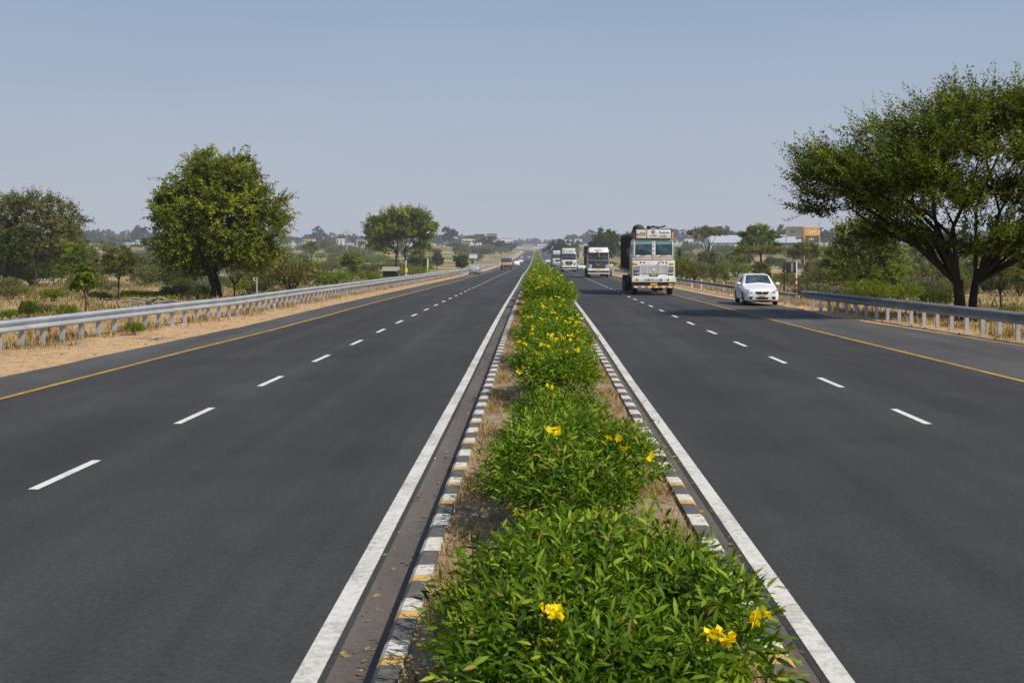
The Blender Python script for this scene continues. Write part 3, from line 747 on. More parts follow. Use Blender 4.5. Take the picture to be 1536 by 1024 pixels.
bush('green', 1088, 424, 13, 20, 'small upright green bush left of the white car')
bush('dark', 1155, 402, 10, 12, 'small conical dark bush right of the dark acacia trunk')
bush('dark', 1170, 398, 14, 12, 'low conical dark bush above the black road sign')
bush('dark', 1153, 420, 9, 16, 'narrow dark bush beside the white car roof')
bush('green', 1172, 428, 18, 10, 'low green bush at the foot of the black road sign')
bush('dark', 42, 480, 26, 34, 'dark leafy sapling bush just behind the left guardrail')
bush('green', 102, 476, 30, 22, 'pale green bush behind the left guardrail, between sapling bush and slim tree')
bush('olive', 66, 474, 34, 20, 'sparse olive bush behind left guardrail right of dark sapling bush')
bush('green', 14, 480, 30, 18, 'low straggly bush at the left edge behind the guardrail')
bush('green', 80, 452, 40, 22, 'round green bush in the sand below the left-edge trees')
bush('green', 150, 450, 34, 14, 'low green bush at the foot of the olive umbrella thorn tree')
bush('olive', 16, 448, 70, 20, 'low olive bush on the sand at the far left')
bush('grey', 262, 448, 44, 22, 'pale straw-green bush left of the big round tree trunk')
bush('dark', 296, 450, 42, 24, 'dark bush at the foot of the big round tree')
bush('brown', 250, 430, 70, 34, 'brown thicket bush left behind the big round tree')
bush('olive', 222, 428, 60, 34, 'grey-olive thicket bush between umbrella thorn and big round tree')
bush('brown', 395, 436, 60, 34, 'brownish bush by the metal marker post')
bush('olive', 428, 436, 60, 40, 'olive bush right of the metal marker post')
bush('green', 374, 442, 50, 24, 'yellow-green bush at the foot of the metal marker post')
bush('brown', 460, 428, 52, 34, 'grey-brown bush in the left field before the dark block bush')
bush('dark', 487, 430, 32, 18, 'dark block-shaped bush left of the small bright green tree')
bush('dark', 50, 430, 90, 40, 'dark thicket under the tall brown-olive tree')
bush('brown', 10, 432, 90, 44, 'brown thicket at the far left edge')
bush('olive', 130, 440, 60, 30, 'olive thicket behind the slim young tree')
bush('olive', 575, 408, 40, 16, 'olive bush left of the twin acacia trunks')
bush('green', 618, 414, 44, 14, 'green bush at the foot of the yellow road sign')
bush('olive', 1440, 440, 60, 26, 'olive bush far behind the acacia trunk')
bush('green', 1520, 470, 40, 12, 'low green bush behind the guardrail at the right edge')
for k, (px, py, w_, h_, kd, lb) in enumerate([
    (30, 416, 120, 44, 'olive', 'wide olive thicket filling in behind the left-edge trees'), (150, 424, 90, 44, 'olive', 'olive thicket behind the umbrella thorn tree'), (205, 414, 90, 32, 'dark', 'dark distant thicket between umbrella thorn and big round tree'),
    (268, 426, 60, 30, 'dark', 'dark thicket under the left side of the big round crown'), (410, 420, 90, 42, 'olive', 'tall olive thicket right of the big round tree'), (445, 414, 60, 28, 'green', 'green thicket behind the grey-brown bush in the left field'),
    (495, 410, 46, 20, 'olive', 'olive thicket left of the small bright green tree'), (560, 398, 50, 18, 'green', 'green thicket behind the thatched shed'),
    (1100, 400, 60, 24, 'olive', 'olive thicket behind the small upright green bush'), (1230, 424, 60, 34, 'olive', 'olive thicket under the orange billboard'), (1400, 436, 120, 46, 'olive', 'wide olive thicket seen past the left of the acacia trunk'),
    (1340, 430, 90, 50, 'green', 'green thicket right behind the dense dark tree'), (1480, 440, 90, 40, 'dark', 'dark thicket seen between acacia trunks and slender tree'), (1530, 444, 70, 44, 'olive', 'olive thicket at the far right edge'), (1420, 452, 60, 30, 'brown', 'brown thicket low beside the acacia trunk'),
    (1010, 412, 50, 40, 'olive', 'olive thicket showing left of the flat-topped pale acacia'), (970, 404, 60, 30, 'olive', 'olive thicket hidden behind the nearest truck')]):
    bush(kd, px, py, w_, h_, lb)
# scattered field scrub
cnt = 0
kinds = ['olive', 'olive', 'brown', 'green', 'grey', 'dark']
while cnt < 265:
    px = g_.choice([g_.uniform(-20, 760), g_.uniform(860, 1560)]); py = 379 + 60 * g_.random() ** 2.0
    x, y, z = ground_at(px, py)
    if abs(x) < 15.5 or y > 900 or (x < 0 and x > -15.5 + float(cl(y))): continue
    s = y / F
    w = g_.uniform(1.1, 3.0) * (1 + max(0, y - 90) / 260)
    if y < 60: w *= .55
    L_ = x < 0
    bush(g_.choice(kinds), px, py, w * 1.4 / s, w * g_.uniform(.5, .85) / s, 'small wild scrub bush scattered in the open field left of the road' if L_ else 'small wild scrub bush scattered in the open field right of the road',
         'scrub bushes in the left field' if L_ else 'scrub bushes in the right field')
    cnt += 1

# far trees
FT = []
for i in range(4):
    FT.append(tree('distant_tree', '', 80 + i, (0, 0, 0), 9, 11, rlobes(7, 80 + i, .6, .3, .45, .5), .25, 46, 56, .75, M['leaf_horizon'], M['bark_dark'], .25))
FU = set()
def far_tree(i, px, y, H, W, label, group=None):
    x = (px - VX) * y / F; o = FT[i] if i not in FU else copy_tree(FT[i]); FU.add(i)
    o.location = (x, y, float(gz(x, y)) - .1); o.scale = (W / 11, W / 11, H / 9); o.rotation_euler.z = g_.random() * 6.28
    o['label'] = label
    if group: o['group'] = group
    elif 'group' in o: del o['group']
    return o
for i, (px, y, H, W, lb) in enumerate([
    (838, 430, 10.5, 9, 'hazy dark tree right of the far right carriageway, above the third truck'), (828, 470, 8, 9, 'hazy tree at the left end of the clump above the third truck'), (849, 440, 8, 8, 'hazy tree at the right end of the clump above the third truck'),
    (674, 620, 14, 12, 'tall hazy tree breaking the skyline right of the twin acacia'), (590, 700, 12, 16, 'hazy domed tree behind the twin acacia'),
    (476, 760, 16, 15, 'domed dark tree highest on the skyline right of big round tree'), (208, 760, 17, 17, 'peaked hazy tree on skyline above the white houses'), (145, 780, 15, 12, 'small domed tree on skyline right of left-edge cluster'),
    (1088, 640, 15, 16, 'domed skyline tree between the two right-hand acacias'), (1172, 560, 13, 14, 'dark domed skyline tree left of the grey billboard'), (1236, 560, 12, 14, 'dark domed skyline tree right of the orange billboard'),
    (742, 560, 8, 12, 'hazy dark tree in front of the grey factory block'), (728, 600, 9, 14, 'wide dark tree under the grey factory block'), (752, 620, 8, 12, 'thin hazy tree right of grey factory block'),
    (766, 740, 8, 12, 'hazy tree beside the bend of the left carriageway'), (762, 640, 7, 9, 'low hazy tree inside the bend of the left carriageway'), (858, 560, 9, 11, 'dark tree before the white houses at right of the far road'),
    (868, 540, 8, 10, 'second dark tree before the white houses at right of the far road')]):
    far_tree(i % 4, px, y, H * .86, W, lb)
for row, (yy, n, h0) in enumerate([(1050, 105, 13), (900, 95, 10), (760, 70, 7.5)]):
    for k in range(n):
        px = -30 + 1600 * (k + g_.random() * .9) / n; y = yy * g_.uniform(.93, 1.1)
        if 745 < px < 850:
            if row < 2 or px > 790: continue
        if row == 2 and (690 < px < 860): continue
        Lf = px < 800
        h = h0 * g_.uniform(.65, 1.15) * (1.12 if (px > 1000 or px < 300) else .95)
        far_tree(g_.randrange(4), px, y, h, h * g_.uniform(1.1, 1.7), 'distant hazy tree in the wooded skyline left of the road' if Lf else 'distant hazy tree in the wooded skyline right of the road',
                 'trees of the left skyline' if Lf else 'trees of the right skyline')
for k in range(26):
    px = 748 + 100 * (k + g_.random()) / 26; y = g_.uniform(1350, 1700)
    h = g_.uniform(7, 15)
    far_tree(g_.randrange(4), px, y, h, h * 1.4, 'faint hazy tree on the skyline where the road vanishes', 'trees where the road vanishes')

MT = [tree('small_tree', '', 91, (0, 0, 0), 4, 4.4, ulobes(7, 91, .78, .10, .6, .45, .14), .38, 60, 70, .24, M['leaf_olive'], M['bark_dark'], .09, style='umbrella'),
      tree('small_tree', '', 92, (0, 0, 0), 4, 3.6, rlobes(7, 92, .6, .3, .45, .5), .26, 60, 70, .24, M['leaf_acacia'], M['bark_dark'], .09),
      tree('small_tree', '', 93, (0, 0, 0), 4, 4.0, rlobes(6, 93, .62, .3, .45, .5), .3, 50, 56, .24, M['leaf_brown'], M['bark'], .09)]
mu = set(); cnt = 0
while cnt < 120:
    px = g_.choice([g_.uniform(-10, 735), g_.uniform(878, 1560)]); py = 374 + 56 * g_.random() ** 1.5
    x, y, z = ground_at(px, py)
    if abs(x) < 17 or y > 850 or y < 62 or (440 < px < 560 and py > 385): continue
    i = g_.choice((0, 0, 1, 2)); o = MT[i] if i not in mu else copy_tree(MT[i]); mu.add(i)
    k = g_.uniform(.55, 1.15) * (1 + max(0, y - 120) / 500)
    o.location = (x, y, z); o.scale = (k, k, k * g_.uniform(.85, 1.1)); o.rotation_euler.z = g_.random() * 6.28; sd_ = 'left' if x < 0 else 'right'
    o['label'] = 'small scattered field tree among scrub on the %s side of the road' % sd_; o['group'] = 'small trees scattered in the %s fields' % sd_
    cnt += 1

# ------------------------------------------------------------------ grass and litter (stuff)
def grass(name, pts, hmin, hmax, mat, label, seed, lean=.4, wid=.1):
    g = np.random.default_rng(seed); P = np.array(pts); n = len(P)
    D = g.normal(size=(n, 3)) * lean; D[:, 2] = 1
    o = leaves(name, P, D, g.uniform(hmin, hmax, n), wid, g.random(n), mat, None, seed=seed)
    return tag(o, label, 'grass', kind='stuff')
railL = li([(10, -15.2), (20, -14.1), (26.5, -13.3), (33, -12.5), (40.5, -11.55), (60, -11.3), (138, -10.85), (900, -10.8)])
railR = li([(10, 15.6), (20, 14.4), (30, 13.3), (46.7, 11.75), (60, 11.5), (900, 11.5)])
def scatter(n, f, ylo, yhi, seed, power=1.5):
    g = np.random.default_rng(seed); out = []
    k = 0
    while len(out) < n:
        y = ylo + (yhi - ylo) * g.random() ** power; x = f(g, y)
        if math.sin(x * 2.3 + y * 1.1) + math.sin(y * 1.9 - x) + g.normal() * .8 < .1: continue
        out.append((x, y, float(gz(x, y)) - .01))
    return out
grass('dry_grass', scatter(15000, lambda g, y: float(railL(y)) - .1 + g.normal() * .45, 18, 150, 1), .06, .30, M['straw'], 'dry straw-coloured grass growing along the foot of the left guardrail', 1)
grass('dry_grass', scatter(15000, lambda g, y: float(railR(y)) + .3 + abs(g.normal()) * .8, 18, 130, 2), .06, .30, M['straw'], 'dry straw-coloured grass growing along the foot of the right guardrail', 2)
grass('field_grass', scatter(42000, lambda g, y: -13.5 - 32 * g.random(), 26, 120, 3), .08, .34, M['straw'], 'dry tufted grass covering the open ground left of the road', 3, wid=.14)
grass('field_grass', scatter(26000, lambda g, y: 13 + 30 * g.random(), 30, 120, 4), .08, .34, M['straw'], 'dry tufted grass covering the open ground right of the road', 4, wid=.14)
grass('green_weeds', scatter(26000, lambda g, y: (-14.5 - 34 * g.random()) if g.random() < .6 else (14 + 28 * g.random()), 36, 130, 5, 1.1), .1, .4, M['leaf_olive'], 'low green weeds growing among the dry grass of the fields', 5, wid=.22)
def msc(n, seed, ylo, yhi):
    g = np.random.default_rng(seed); out = []
    while len(out) < n:
        y = ylo + (yhi - ylo) * g.random() ** 1.6
        x = float(kerL(y)) + .2 + abs(g.normal()) * .25 if g.random() < .5 else float(kerR(y)) - .2 - abs(g.normal()) * .25
        if math.sin(x * 3 + y * 2.1) + math.sin(y * 3.7) + g.normal() < .0: continue
        out.append((x, y, float(E(y)) + .10))
    return out
grass('verge_grass', scatter(7000, lambda g, y: float(edgeL(y)) - .15 - (float(edgeL(y)) - float(railL(y))) * g.random() ** .6, 17, 110, 21), .03, .12, M['straw'], 'sparse dry stubble on the sandy verge between asphalt and left guardrail', 21, 1.2)
tag(grass('dry_grass', msc(26000, 6, 4, 60), .04, .15, M['straw'], 'dry brown grass between the median shrubs and the striped kerbs', 6, 1.0, .10))
g2 = np.random.default_rng(9)
P = []; 
while len(P) < 9000:
    y = 60 + 16 * g2.random(); x = (184 + 78 * g2.random() - VX) * y / F
    P.append((x, y, float(gz(x, y))))
o = leaves('mustard_crop', np.array(P), np.column_stack([g2.normal(size=9000) * .6, g2.normal(size=9000) * .6, np.ones(9000)]), g2.uniform(.12, .42, 9000), .4, g2.random(9000) ** 1.4, M['leaf_mustard'], None, seed=9)
tag(o, 'yellow-green mustard crop growing left of the big round tree', 'crop', kind='stuff')
# fallen leaves, gravel on the gutters and verge
P = []
for k in range(520):
    y = 5 + 40 * g2.random() ** 1.6
    x = float(linL(y)) + .12 + .28 * g2.random() if g2.random() < .55 else float(kerR(y)) + .22 * g2.random()
    P.append((x, y, float(E(y)) + .004))
o = leaves('fallen_leaves', np.array(P), np.column_stack([g2.normal(size=520), g2.normal(size=520), .1 * np.ones(520)]), g2.uniform(.02, .075, 520), .4, g2.random(520), M['straw'], None, seed=12)
tag(o, 'dry fallen leaves littering the dusty gutters beside the kerbs', 'leaf litter', kind='stuff')
b = MB()
for k in range(800):
    y = 17 + 60 * g2.random() ** 1.7
    x = float(edgeL(y)) - .1 - 2.6 * g2.random() if g2.random() < .6 else float(edgeR(y)) + .1 + 1.2 * g2.random()
    r_ = .010 + .035 * g2.random() ** 3; z = float(gz(x, y))
    b.sphere((x, y, z + r_ * .3), (r_, r_ * 1.3, r_ * .7), 5, 3)
tag(b.build('gravel', M['wood']), 'loose stones on the sandy verge beside the asphalt', 'gravel', kind='stuff')

# ------------------------------------------------------------------ guardrails
def guardrail(label, f, y0, y1, side, mat, top=.70, bh=.31, step=.92, off=0, group='steel guardrails', posts=100, cap=True, bmat=None):
    # side=+1: traffic face looks to +x
    t = thing('guardrail', label, 'guardrail', (float(f(y0)), y0, float(E(y0))), 0, group)
    ox, oy, oz = t.location
    prof = [(-.03, 1.0), (.02, .99), (.09, .88), (.10, .80), (.01, .56), (.01, .46), (.10, .27), (.10, .14), (.06, .03), (.03, .0)]
    ys = []; y = y0
    while y < y1: ys.append(y); y += 1.0 if y < 80 else (4 if y < 300 else 12)
    ys.append(y1)
    b = MB(); v = []; fc = []
    P2 = prof + [(p - .012, q) for p, q in reversed(prof)]
    n = len(P2)
    for y in ys:
        x = float(f(y) + (cl(y) if side > 0 else cr(y))); z = float(E(y))
        for p, q in P2: v.append((x + side * (p + .075) - ox, y - oy, z + top - bh + q * bh - oz))
    for i in range(len(ys) - 1):
        for k in range(n):
            a = i * n + k; c = i * n + (k + 1) % n; fc.append((a, c, c + n, a + n))
    b.add(v, fc); b.build('beam', bmat or mat, t)
    # overlapping joint plates with bolts every four metres
    bb = MB(); y = y0 + 1.2
    while y < min(y1, 75):
        x = float(f(y)); z = float(E(y))
        for q in (.5,):
            bb.sphere((x + side * .105 - ox, y - oy, z + top - bh * .5 - oz), (.012, .022, .022), 6, 4)
        y += step
    bb.build('bolts', mat, t)
    y = y0 + .3; k = 0; restb = MB()
    while y < y1 - .2:
        x = float(f(y) + (cl(y) if side > 0 else cr(y))); z = float(gz(x, y)); tz = float(E(y)) + top - .03
        pb_ = MB() if k < posts else restb
        w, dd = .045, .055
        xa, ya = x - ox, y - oy
        # c-section: web and two flanges
        pb_.box(xa - dd, xa + dd, ya - .004, ya + .004, z - .1 - oz, tz - oz)
        pb_.box(xa + dd, xa + dd + .006, ya - w, ya + .006, z - .1 - oz, tz - oz)
        pb_.box(xa - dd - .006, xa - dd, ya - w, ya + .006, z - .1 - oz, tz - oz)
        if side > 0 or True:
            pb_.box(xa - dd, xa + dd, ya - w - .004, ya - w + .001, z - .1 - oz, tz - oz - .02)
        if k < posts: pb_.build('post', mat, t)
        k += 1; y += step if y < 120 else step * 2
    if restb.v:
        o = restb.build('far_posts', mat, t); o['kind'] = 'stuff'
    return t
guardrail('long silver guardrail curving away along the left verge', railL, 16, 760, 1, M['galv'])
guardrail('near silver guardrail on the right verge, in front of the huge acacia', railR, 16, 46.7, -1, M['galv'], step=.95, top=.74, bh=.33, bmat=M['galv_dull'])  # darker steel on the beam paints the shade of its sunless face
guardrail('far dull guardrail on the right verge, running behind the white car', add(railR, .15), 48.5, 420, -1, M['galv_dull'], step=2.0, top=.56, bh=.20)

# ------------------------------------------------------------------ vehicles
def wheel(parent, x, y, r, w, name='wheel', rimr=.6):
    b = MB(); n = 22
    prof = [(-w / 2, r * .80), (-w / 2, r * .95), (-w * .36, r), (w * .36, r), (w / 2, r * .95), (w / 2, r * .80), (w / 2 - .02, r * .62), (-w / 2 + .02, r * .62)]
    v = []; fc = []; m = len(prof)
    for k in range(n):
        a = 2 * math.pi * k / n
        for dx, rr in prof: v.append((x + dx, y + rr * math.cos(a), r + rr * math.sin(a)))
    for k in range(n):
        for j in range(m):
            a0 = k * m + j; a1 = k * m + (j + 1) % m; b0 = ((k + 1) % n) * m + j; b1 = ((k + 1) % n) * m + (j + 1) % m
            fc.append((a0, a1, b1, b0))
    b.add(v, fc); t = b.build('wheel', M['rubber'], parent, smooth=True)
    q = MB(); s = 1 if x > 0 else -1
    q.tube([(x - s * w * .3, y, r), (x + s * w * .36, y, r), (x + s * w * .30, y, r), (x + s * w * .42, y, r)], [r * .62, r * .62, r * .35, r * .2], 16)
    q.build('rim', M['rim'], t)
    return t
def text_mb(s, x, z, h, y, wfac=1.0):
    cu = bpy.data.curves.new('lettering', 'FONT'); cu.body = s; cu.size = h; cu.extrude = .004; cu.align_x = 'CENTER'; cu.align_y = 'CENTER'; cu.resolution_u = 2
    o = bpy.data.objects.new('lettering', cu); COL.objects.link(o)
    dg = bpy.context.evaluated_depsgraph_get(); me = bpy.data.meshes.new_from_object(o.evaluated_get(dg))
    b = MB(); vs = [(v.co.x * wfac + x, y - v.co.z, v.co.y + z) for v in me.vertices]
    b.add(vs, [tuple(p.vertices) for p in me.polygons])
    bpy.data.objects.remove(o); bpy.data.curves.remove(cu); bpy.data.meshes.remove(me)
    return b
def rframe(x0, x1, z0, z1, w, y0, y1):    # picture-frame of four bars
    b = MB(); b.box(x0, x1, y0, y1, z1 - w, z1).box(x0, x1, y0, y1, z0, z0 + w).box(x0, x0 + w, y0, y1, z0 + w, z1 - w).box(x1 - w, x1, y0, y1, z0 + w, z1 - w); return b

def truck(label, X, Y, rz=0, style='hero', group='lorries coming towards the camera', L=8.6, W=2.5):
    t = thing('truck', label, 'truck', (X, Y, float(E(Y))), rz, group)
    hw = W / 2
    wh, bk, og = M['truck_white'], M['truck_black'], M['truck_orange']
    zt = 3.30     # top of cab
    cab = MB(); cab.prism([(-hw, 1.02), (hw, 1.02), (hw, 2.1), (hw - .06, zt - .12), (hw - .2, zt), (-hw + .2, zt), (-hw + .06, zt - .12), (-hw, 2.1)], 0, 1.75)
    low = wh if style != 'black' else wh
    body = cab.build('cab', low, t, bevel=.06)
    MB().box(-hw + .12, hw - .12, .12, 1.7, .55, 1.02).build('engine_bay', M['under'], t)
    # windscreens: two panes in rounded frames
    gl = M['glass']
    for s in (-1, 1):
        x0, x1 = (-hw + .16, -.10) if s < 0 else (.10, hw - .16)
        if style != 'hero': x0, x1 = (-hw + .14, -.03) if s < 0 else (.03, hw - .14)
        z0, z1 = (2.28, 3.16) if style == 'hero' else (2.05, 2.72)
        p = MB().box(x0, x1, -.012, .02, z0, z1).build('windscreen', gl, t, bevel=.01)
        rframe(x0 - .05, x1 + .05, z0 - .05, z1 + .05, .055, -.035, .0).build('frame', wh if style == 'hero' else bk, p, bevel=.012)
        if style == 'hero':
            MB().box(x0 + .01, x1 - .01, -.022, -.0125, z1 - .20, z1 - .005).build('sun_strip', M['teal'], p)
            text_mb('Shree Ganesh' if s < 0 else 'Jai Mata Di', (x0 + x1) / 2, z1 - .10, .15, -.028).build('lettering', M['letter_white'], p)
            b = MB(); b.tube([(x0 + .25, -.05, z0 + .0), (x1 - .2, -.05, z0 + .14)], .012, 5); b.build('wiper', bk, p)
            MB().box(x0 + .06, x1 - .06, -.02, -.0125, z0 + .0, z0 + .06).build('garland', M['letter_white'], p)
    # header board above the cab
    if style == 'hero':
        hb = MB().box(-hw + .22, hw - .22, -.10, .05, 3.32, 3.86).build('header_board', wh, t, bevel=.015)
        rframe(-hw + .20, hw - .20, 3.30, 3.88, .03, -.115, -.1005).build('trim', bk, hb)
        MB().box(-.42, -.39, -.114, -.1005, 3.34, 3.84).build('divider', bk, hb)
        text_mb('Jad', -.92, 3.58, .30, -.106).build('lettering', M['letter_dark'], hb)
        MB().box(-.70, -.47, -.112, -.1005, 3.49, 3.69).build('painted_panel', og, hb, bevel=.01)
        # emblem: orange bloom over blue swags
        em = MB()
        for a in range(6):
            c_, s_ = math.cos(a * 1.047), math.sin(a * 1.047)
            em.sphere((-.03 + .075 * c_, -.108, 3.70 + .06 * s_), (.055, .008, .05), 8, 5)
        em.build('emblem', og, hb)
        sw = MB(); sw.tube([(-.22, -.108, 3.50), (-.13, -.108, 3.45), (-.03, -.108, 3.56), (.07, -.108, 3.45), (.17, -.108, 3.52)], .018, 5); sw.build('emblem_swag', M['blue'], hb)
        text_mb('Pansom', .62, 3.66, .20, -.106).build('lettering', M['letter_dark'], hb)
        text_mb('Lodta', .56, 3.46, .16, -.106).build('lettering', M['letter_dark'], hb)
        MB().box(-hw + .04, hw - .04, -.06, .0, 3.22, 3.30).build('orange_visor', og, t, bevel=.01)
        for s in (-1, 1):
            MB().prismx([(.02, 3.28), (.30, 3.28), (.30, 3.74), (.10, 3.66)], s * (hw - .19), s * (hw - .07)).build('board_wing', og, t, bevel=.01)
        # load on the roof
        b = MB(); b.sphere((-hw + .45, .9, 3.88), (.36, .5, .28), 14, 8); b.build('canvas_bundle', M['tarp'], t, smooth=True)
        b = MB(); b.tube([(-hw + .10, .85, 3.80), (-hw + .45, .80, 4.13), (-hw + .82, .85, 3.80)], .035, 6); b.build('rope', og, t)
        b = MB(); b.tube([(-.3, .5, 3.92), (.0, .45, 4.02), (.35, .5, 3.96)], .06, 6); b.tube([(.3, .5, 3.94), (.75, .4, 4.06)], .045, 6); b.sphere((-.25, .45, 3.98), (.12, .2, .1), 8, 6); b.build('roof_tools', bk, t)
        b = MB(); b.box(-hw + .1, hw - .1, .1, 1.7, 3.30, 3.82); b.build('roof_rack', M['tarp'], t, bevel=.04)
    elif style == 'white':
        hb = MB().box(-hw + .10, hw - .22, -.12, .3, 3.02, 3.92).build('header_board', wh, t, bevel=.02)
        text_mb('Tinmail', .05, 3.45, .34, -.126).build('lettering', M['letter_dark'], hb)
        MB().box(-hw + .32, -hw + .44, -.128, -.1205, 3.28, 3.66).build('painted_figure', bk, hb)
        MB().box(-hw + .02, hw - .02, -.14, .05, 2.84, 2.94).build('sun_visor', bk, t, bevel=.01)
    else:
        hb = MB(); hb.prismx([(-.26, 2.86), (.3, 2.86), (.5, 3.42), (-.02, 3.42)], -hw + .18, hw - .18); hb = hb.build('header_board', wh, t, bevel=.03)
        text_mb('Hari Om', -.05, 3.15, .24, -.20).build('lettering', M['letter_dark'], hb)
        b = MB(); b.tube([(-.05, -.32, 3.30), (0, -.30, 2.9), (.06, -.10, 2.3)], [.035, .05, .04], 6); b.build('marigold_garland', M['truck_yellow'], t)
        MB().box(-hw + .02, hw - .02, -.14, .05, 2.76, 2.86).build('sun_visor', bk, t, bevel=.01)
    # front panels
    if style == 'hero':
        fp = MB().box(-hw + .02, hw - .02, -.03, .0, 1.04, 2.02).build('front_panel', wh, t, bevel=.02)
        MB().box(-hw + .05, hw - .05, -.045, -.0305, 2.06, 2.11).build('painted_band', og, t)
        gr = MB().box(-.82, .82, -.042, -.0305, 1.24, 1.76).build('grille', M['galv_dull'], t)
        b = MB()
        for k in range(7): b.box(-.80, .80, -.062, -.0425, 1.27 + k * .068, 1.305 + k * .068)
        for xx in (-.82, -.38, .36, .80): b.box(xx, xx + .03, -.07, -.0425, 1.24, 1.76)
        b.build('grille_bars', M['truck_white'], gr)
        MB().prism([(-.05, 1.42), (.05, 1.42), (.06, 1.52), (0, 1.58), (-.06, 1.52)], -.085, -.063).build('badge', M['letter_white'], gr)
        MB().prism([(-.28, 1.20), (.28, 1.20), (.24, 1.10), (-.24, 1.10)], -.05, -.0305).build('name_plate', bk, t)
        MB().box(-.14, .14, -.058, -.0505, 1.15, 1.20).build('plate_text', M['truck_yellow'], t)
        for s in (-1, 1):
            a0, a1 = sorted((s * .84, s * 1.17))
            MB().box(a0, a1, -.05, -.0305, 1.44, 1.70).build('side_grille', M['chrome'], t)
            hl = MB().box(a0, a1, -.055, -.0305, 1.16, 1.42).build('headlight', bk, t, bevel=.01)
            for q in (.085, .245): MB().tube([(a0 + q, -.056, 1.29), (a0 + q, -.066, 1.29)], .075, 12).build('lamp', M['lamp'], hl)
            c0, c1 = sorted((s * .92, s * 1.2))
            MB().box(c0, c1, -.065, -.0305, 1.80, 1.90).build('indicator', M['truck_yellow'], t, bevel=.012)
            d0, d1 = sorted((s * (hw - .02), s * (hw + .02)))
            MB().box(d0, d1, -.02, .25, 1.04, 2.0).build('corner_panel', og, t, bevel=.01)
        b = MB(); b.tube([(.22, -.06, 1.82), (.42, -.06, 1.98)], .02, 5); b.build('bonnet_handle', bk, t)
        pil = MB().box(-.045, .045, -.045, -.001, 2.2, 3.2).build('pillar_strip', wh, t, bevel=.01)
        for k_, mm in enumerate(('truck_orange', 'blue', 'red', 'truck_orange')): MB().sphere((0, -.05, 2.35 + k_ * .25), (.035, .012, .05), 8, 5).build('ornament', M[mm], pil)
        for k_, (xx, mm) in enumerate(((-.75, 'blue'), (-.55, 'red'), (.55, 'blue'), (.75, 'red'))): MB().box(xx - .06, xx + .06, -.038, -.0305, 1.86, 1.96).build('painted_motif', M[mm], fp, bevel=.01)
        for s in (-1, 1):
            b = MB(); b.tube([(s * (hw - .04), -.03, 2.2), (s * (hw - .07), -.03, 3.18)], .022, 5); b.build('edge_trim', M['galv'], t)
        bp = MB().box(-hw - .04, hw + .04, -.20, -.02, .76, 1.03).build('bumper', wh, t, bevel=.03)
        text_mb('GOOD LUCK', -.02, .895, .17, -.207).build('lettering', M['blue'], bp)
        for xx in (-.98, -.30, .42, .82): MB().tube([(xx, -.206, .895), (xx, -.2005, .895)], .085, 12).build('painted_roundel', og, bp)
        MB().box(-hw + .05, hw - .05, -.14, -.0, .56, .76).build('lower_valance', bk, t, bevel=.01)
        MB().box(-.20, .20, -.155, -.1405, .59, .74).build('number_plate', M['truck_yellow'], t)
        MB().box(.86, 1.12, -.155, -.1405, .60, .68).build('fog_lamp', M['truck_yellow'], t)
        lb = MB().box(-hw + .05, hw - .05, -.17, -.05, .42, .55).build('lower_bar', og, t, bevel=.015)
        b = MB()
        for k in range(6): b.box(-hw + .12 + k * .40, -hw + .30 + k * .40, -.178, -.1705, .44, .53)
        b.build('painted_blocks', M['letter_white'], lb)
    else:
        lowm = bk if style == 'black' else wh
        MB().box(-hw + .04, hw - .04, -.04, .0, 1.06, 1.98).build('front_panel', lowm, t, bevel=.04)
        if style == 'black': MB().box(-hw + .12, hw - .12, -.03, .0, 1.72, 2.02).build('dashboard_sheet', wh, t, bevel=.01)
        gr = MB().prism([(-.66, 1.76), (.66, 1.76), (.50, 1.16), (-.50, 1.16)], -.07, -.0405).build('grille', bk, t, bevel=.01)
        b = MB()
        for k in range(4): b.box(-.5, .5, -.085, -.0705, 1.26 + k * .12, 1.29 + k * .12)
        b.build('grille_bars', M['galv_dull'], gr)
        MB().prism([(-.13, 1.52), (.13, 1.52), (.07, 1.42), (-.07, 1.42)], -.10, -.0855).build('badge', M['chrome'], gr)
        for s in (-1, 1):
            hl = MB(); hl.prism([(s * .68, 1.44), (s * 1.16, 1.62), (s * 1.16, 1.05), (s * .80, 1.02)], -.07, -.0405); hl = hl.build('headlight', M['lamp'], t, bevel=.02)
            MB().sphere((s * .96, -.075, 1.25), (.12, .02, .12), 10, 6).build('lamp', M['chrome'], hl)
        MB().box(-hw, hw, -.18, -.02, .78, 1.04).build('bumper', wh, t, bevel=.05)
        MB().box(-hw + .1, hw - .1, -.15, -.0, .56, .78).build('lower_valance', bk, t)
        MB().box(-hw + .02, hw - .02, -.17, -.02, .44, .56).build('lower_bar', wh, t, bevel=.02)
        MB().box(-.22, .22, -.196, -.1805, .72, 1.0).build('number_plate', M['truck_yellow'], t)
    # side doors, windows and mirrors
    for s in (-1, 1):
        d0, d1 = sorted((s * (hw - .01), s * (hw + .008)))
        dr = MB().box(d0, d1, .30, 1.35, 1.1, 2.15).build('door', wh if style != 'hero' else og, t, bevel=.01)
        MB().box(*sorted((s * (hw + .0085), s * (hw + .03))), 1.15, 1.28, 1.75, 1.80).build('handle', bk, dr)
        e0, e1 = sorted((s * (hw - .09), s * (hw - .018)))
        MB().box(e0, e1, .35, 1.25, 2.22, 2.95).build('side_window', gl, t)
        mr = MB().box(*sorted((s * (hw + .16), s * (hw + .34))), -.16, -.10, 2.25, 2.72).build('mirror', bk, t, bevel=.015)
